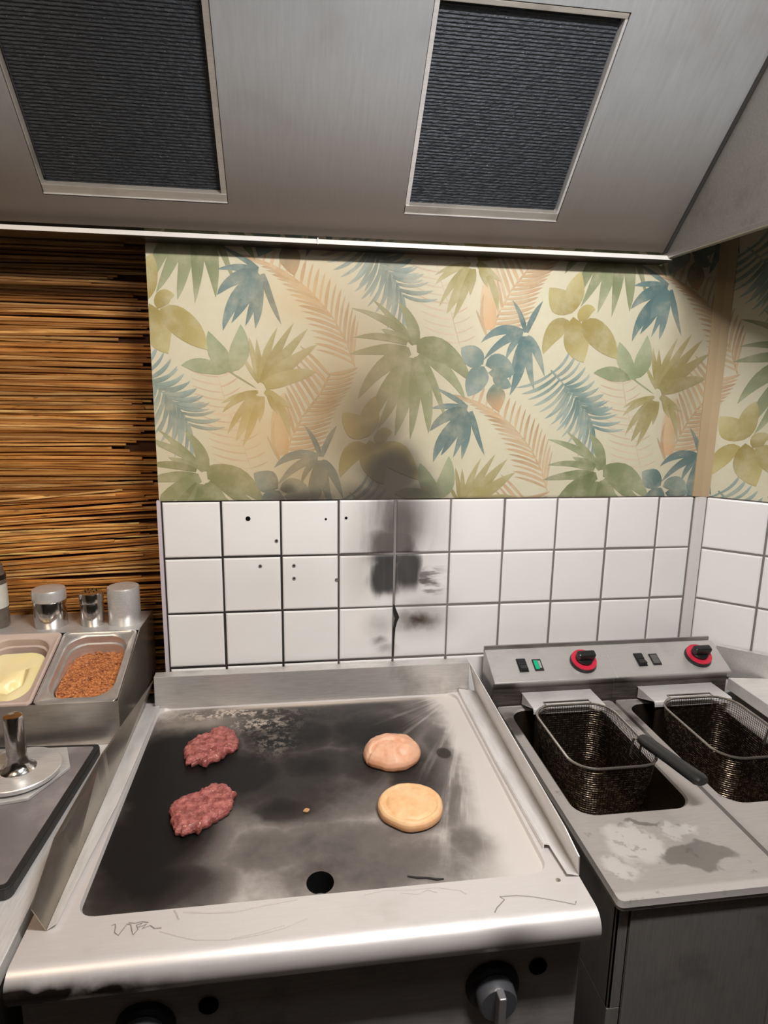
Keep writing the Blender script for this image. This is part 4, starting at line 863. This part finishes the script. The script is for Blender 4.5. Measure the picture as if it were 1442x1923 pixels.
bprism(-.60, 0, -.400, .025, .014, .9002, .9215).build('board', simple('black_board_edge', (.014, .014, .014, 1), rough=.5), cb, bevel=.002)
bprism(-.588, -.011, -.389, .014, .008, .9214, .9224).build('cutting_surface', slate_material('grey_slate_surface', rgb(112, 105, 104), rgb(156, 148, 146), .34), cb)

# steel sheet and burger press
cz_ = .9226
sp = MB(); L = [(-.139, -.345), (-.170, -.268), (-.30, -.268), (-.335, -.345), (-.315, -.43), (-.255, -.458), (-.185, -.445)]
sp.prism([(p[0], p[1]) for p in L], cz_, cz_ + .007, 'z')
tag(sp.build('steel_plate', M_bright, loc=(-.24, -.34, cz_), bevel=.0015), 'flat steel plate with cut corners lying under the burger press', 'steel plate')
bp = thing('burger_press', 'round polished steel burger press with upright handle on the cutting board', 'burger press', (-.232, -.365, cz_ + .0072))
z0 = cz_ + .0122
MB().lathe([(.066, cz_ + .0072), (.066, z0 + .001)], (-.232, -.365, 0), 'z', 48).build('base_ring', M_black, bp, smooth=True)
MB().lathe([(.078, z0), (.0805, z0 + .001), (.0805, z0 + .0085), (.079, z0 + .010), (.022, z0 + .0115)], (-.232, -.365, 0), 'z', 56).build('disc', M_bright, bp, smooth=True)
MB().lathe([(.034, z0 + .0112), (.026, z0 + .016), (.0205, z0 + .027), (.0185, z0 + .042), (.0185, z0 + .124), (.0168, z0 + .1275), (.014, z0 + .1285), (.001, z0 + .129)], (-.232, -.365, 0), 'z', 36).build('handle', M_chrome, bp, smooth=True)

# ================================================================ SEASONING STATION
st = thing('seasoning_station', 'stainless steel topping station with sloped front holding two pans, at the back left', 'topping station', (-.35, -.02, .900))
M_stat = steel('station_steel', (.58, .53, .48, 1), .30, .88, (3, 30, 30), dirt=.25)
SX0, SX1 = -.75, -.0705
side = [(.185, .901), (.185, 1.078), (.022, 1.086), (-.2165, 1.0065), (-.2165, .901)]
for x in (SX0, SX1 - .002): MB().prism(side, x, x + .002, 'x').build('side_panel', M_stat, st)
MB().box(SX0 + .002, SX1 - .002, -.2165, -.2145, .901, 1.0065).build('front_panel', M_stat, st)
MB().prism([(.185, 1.076), (.185, 1.078), (.020, 1.086), (.020, 1.084)], SX0 + .002, SX1 - .002, 'x').build('shelf', M_bright, st)
MB().box(SX0 + .002, SX1 - .002, .183, .185, .901, 1.076).build('back_sheet', M_stat, st)
SLO = Vector((0, .016, 1.0865)); SLD = (Vector((0, -.2165, 1.0085)) - SLO); SLL = SLD.length; SLD.normalize(); SLN = Vector((0, SLD.z, -SLD.y))
if SLN.z < 0: SLN = -SLN
def SP(x, s, h):
    q = SLO + SLD * s + SLN * h; return (x, q.y, q.z)
def pan(x0, x1, label, mat, frost=False):
    root = thing('gastronorm_pan', label, 'food pan', SP((x0 + x1) / 2, SLL / 2, 0), 'pans in the topping station')
    mb = MB(); L = SLL
    R = lambda i, j, r, h, n=7: [SP(p[0], p[1], h) for p in rrect(x0 + i, x1 - i, j, L - j, r, 0, n)]
    loops = [R(.0005, .0005, .012, -.004), R(0, 0, .012, -.001), R(.0015, .0015, .012, .0025), R(.006, .006, .012, .0028), R(.0075, .0075, .012, .0010), R(.014, .014, .040, .0008), R(.0175, .0175, .046, -.004)]
    mb.loft(loops, True); mb.build('rim', mat, root, smooth=True, angle=50)
    mb = MB(); mb.loft([R(.0175, .0175, .046, -.004), R(.019, .019, .046, -.022), R(.023, .023, .046, -.024), R(.032, .032, .046, -.095), R(.045, .045, .035, -.100)], True, False, True)
    mb.build('well', mat, root, smooth=True, angle=50)
    return root
M_pan = steel('pan_satin_steel', (.72, .69, .66, 1), .3, .7, (4, 4, 20), dirt=.1)
M_plast = simple('frosted_pan_plastic', rgb(206, 184, 172), rough=.35, var=.06, sss=.15)
pan(-.2555, -.0735, 'steel food pan of fried onion crumbs in the right of the topping station', M_pan)
pan(-.4405, -.2585, 'frosted pinkish food pan holding pale yellow sauce, at the left edge', M_plast)
pan(-.6255, -.4435, 'steel food pan at the far left of the topping station', M_pan)
# onion crumbs: a mound of grains
def mound(x0, x1, hfun, n):
    mb = MB(); L = SLL; loops = []
    for i in range(n + 1):
        row = []
        for j in range(n + 1):
            x = x0 + (x1 - x0) * i / n; s = .02 + (L - .04) * j / n
            row.append(SP(x, s, hfun((x - x0) / (x1 - x0), j / n, x, s)))
        loops.append(row)
    mb.loft(loops, False); return mb
def crumb_h(u, v, x, s):
    e = .050
    base = -.060 + .040 * v + .010 * u
    return base + .004 * mnoise.noise((x * 90, s * 90, 0)) + .003 * mnoise.noise((x * 210, s * 210, 3))
mb = MB(); rr = random.Random(4)
def inpan(x, s, i, x0, x1): 
    ax0, ax1, s0, s1, r = x0 + i, x1 - i, i, SLL - i, .046
    qx = max(ax0 + r - x, x - (ax1 - r), 0); qs = max(s0 + r - s, s - (s1 - r), 0)
    return ax0 <= x <= ax1 and s0 <= s <= s1 and math.hypot(qx, qs) <= r
def crumbs(x0, x1):
    mb = MB()
    L = SLL
    f = lambda i, j: None
    # bed surface clipped to the pan outline
    ring = rrect(x0 + .026, x1 - .026, .026, L - .026, .044, 0, 6); cx, cs = (x0 + x1) / 2, L / 2
    loops = []
    for k in (1, .85, .7, .55, .4, .25, .1):
        loops.append([SP(cx + (p[0] - cx) * k, cs + (p[1] - cs) * k, crumb_h(((cx + (p[0] - cx) * k) - x0) / (x1 - x0), (cs + (p[1] - cs) * k) / L, cx + (p[0] - cx) * k, cs + (p[1] - cs) * k)) for p in ring])
    mb.loft(loops, True, False, True)
    cnt = 0
    while cnt < 900:
        x = rr.uniform(x0 + .024, x1 - .024); s = rr.uniform(.024, L - .024)
        if not inpan(x, s, .026, x0, x1): continue
        cnt += 1
        h = crumb_h((x - x0) / (x1 - x0), s / L, x, s) + rr.uniform(0, .003)
        r = rr.uniform(.0012, .0032); a = rr.uniform(0, 6.28)
        v8 = []
        for dx_, dy_, dz_ in ((1, 0, 0), (-1, 0, 0), (0, 1, 0), (0, -1, 0), (0, 0, 1), (0, 0, -1)):
            dx2 = dx_ * math.cos(a) - dy_ * math.sin(a); dy2 = dx_ * math.sin(a) + dy_ * math.cos(a)
            v8.append(SP(x + dx2 * r * rr.uniform(.7, 1.7), s + dy2 * r * rr.uniform(.7, 1.4), h + dz_ * r * .8))
        mb.add(v8, [(0, 2, 4), (2, 1, 4), (1, 3, 4), (3, 0, 4), (2, 0, 5), (1, 2, 5), (3, 1, 5), (0, 3, 5)])
    return mb
t = NT('fried_onion'); v, x, y, z = t.pos(); n_ = t.noise(v, 160, 3, .65); w_ = t.noise(v, 60, 2)
t.set(col=t.mix(t.ss(w_, .6, .75), t.mix(t.ss(n_, .3, .7), rgb(150, 84, 44), rgb(214, 142, 86)), rgb(120, 62, 34)), rough=.6)
tag(crumbs(-.2555, -.0735).build('fried_onions', t.mat, loc=SP(-.165, SLL / 2, -.06), kind='stuff'), 'heap of orange-brown crispy fried onion crumbs in the steel pan', 'fried onions')
def sauce(x0, x1):
    mb = MB(); L = SLL; n = 5
    ring = rrect(x0 + .022, x1 - .022, .045, L - .021, .044, 0, 8); cx, cs = (x0 + x1) / 2, L / 2
    loops = []
    def h(x, s):
        v = s / L
        q = -.026 + .010 * v + .003 * mnoise.noise((x * 30, s * 30, 2))
        d = abs((x - (x0 + .105)) * .75 + (s - .165) * .65)      # scooped groove
        if s > .12: q -= .022 * math.exp(-(d / .012) ** 2) * min(1, (s - .12) / .03)
        return q
    for k in [1 - .05 * i for i in range(20)]:
        loops.append([SP(cx + (p[0] - cx) * k, cs + (p[1] - cs) * k, h(cx + (p[0] - cx) * k, cs + (p[1] - cs) * k)) for p in ring])
    mb.loft([[SP(p[0], p[1], -.034) for p in ring]] + loops, True, False, True); return mb
t = NT('yellow_cream_sauce'); v, x, y, z = t.pos(); n_ = t.noise(v, 22, 3)
t.set(col=t.mix(n_, rgb(255, 228, 158), rgb(255, 240, 196)), rough=.35, sss=.25)
tag(sauce(-.4405, -.2585).build('sauce', t.mat, smooth=True, loc=SP(-.35, SLL / 2, -.03)), 'pale yellow creamy sauce with a scooped groove in the frosted pan', 'sauce')

# shakers on the shelf
def shelf_z(y): return 1.078 + (.185 - y) / .165 * .008 + .0003
def shaker(x, y, r, h, label, top):
    z = shelf_z(y)
    root = thing('spice_shaker', label, 'shaker', (x, y, z), 'steel shakers on the topping station')
    S = M_chrome if top != 'plain' else M_bright
    if top == 'groove':
        MB().lathe([(r * .93, z), (r * .97, z + .003), (r * .97, z + h * .66), (r * .93, z + h * .69)], (x, y, 0), 'z', 40).build('cup', S, root, smooth=True)
        MB().lathe([(r * .93, z + h * .69), (r * .99, z + h * .70), (r, z + h * .72), (r, z + h * .93), (r * .95, z + h * .98), (r * .6, z + h), (.001, z + h * 1.004)], (x, y, 0), 'z', 40).build('lid', M_bright, root, smooth=True)
    elif top == 'holes':
        MB().lathe([(r * .93, z), (r * .97, z + .003), (r * .97, z + h * .60), (r * .90, z + h * .66)], (x, y, 0), 'z', 36).build('cup', M_chrome, root, smooth=True)
        ld = MB().lathe([(r * .90, z + h * .66), (r, z + h * .68), (r, z + h * .90), (r * .94, z + h * .95), (r * .6, z + h * .985), (.001, z + h)], (x, y, 0), 'z', 36).build('lid', M_chrome, root, smooth=True)
        mb = MB()
        for k in range(9):
            a = 2 * math.pi * k / 8; q = r * .48 if k < 8 else 0
            mb.lathe([(.0016, z + h * .975), (.0016, z + h * 1.004)], (x + q * math.cos(a), y + q * math.sin(a), 0), 'z', 8)
        mb.build('sprinkle_holes', M_blackhole, ld)
    else:
        MB().lathe([(r * .96, z), (r, z + .003), (r, z + h * .965), (r * .97, z + h * .995), (r * .93, z + h)], (x, y, 0), 'z', 40).build('cup', S, root, smooth=True)
        MB().lathe([(r * .92, z + h * .99), (r * .9, z + h * 1.002), (.001, z + h * 1.004)], (x, y, 0), 'z', 40).build('lid', M_bright, root, smooth=True)
    return root
shaker(-.309, .082, .0415, .104, 'wide steel shaker with a groove under its lid, left of the other two', 'groove')
shaker(-.203, .080, .0305, .094, 'small polished shaker with pierced lid, between the two wider steel shakers', 'holes')
shaker(-.122, .085, .0410, .102, 'plain satin steel shaker without a groove, right of the small polished one', 'plain')
# bottle at the edge
bt = thing('sauce_bottle', 'dark glass bottle with white label at the left edge of the topping station', 'bottle', (-.452, .09, shelf_z(.09)))
zb = shelf_z(.09)
t = NT('smoky_bottle_glass'); t.set(col=(.30, .26, .22, 1), rough=.08, trans=.6, spec=.5); M_glass = t.mat
MB().lathe([(.033, zb), (.036, zb + .004), (.036, zb + .135), (.030, zb + .165), (.015, zb + .195), (.013, zb + .235), (.0145, zb + .236), (.0145, zb + .244)], (-.452, .09, 0), 'z', 36).build('glass_body', M_glass, bt, smooth=True)
MB().lathe([(.0366, zb + .055), (.0366, zb + .118)], (-.452, .09, 0), 'z', 36, caps=False).build('label', simple('white_label', rgb(214, 212, 200), rough=.5), bt, smooth=True)
MB().lathe([(.0365, zb + .130), (.0365, zb + .140), (.0355, zb + .143)], (-.452, .09, 0), 'z', 36, caps=False).build('label_band', M_black, bt, smooth=True)
MB().lathe([(.016, zb + .240), (.016, zb + .262), (.014, zb + .264)], (-.452, .09, 0), 'z', 24).build('cap', M_black, bt, smooth=True)
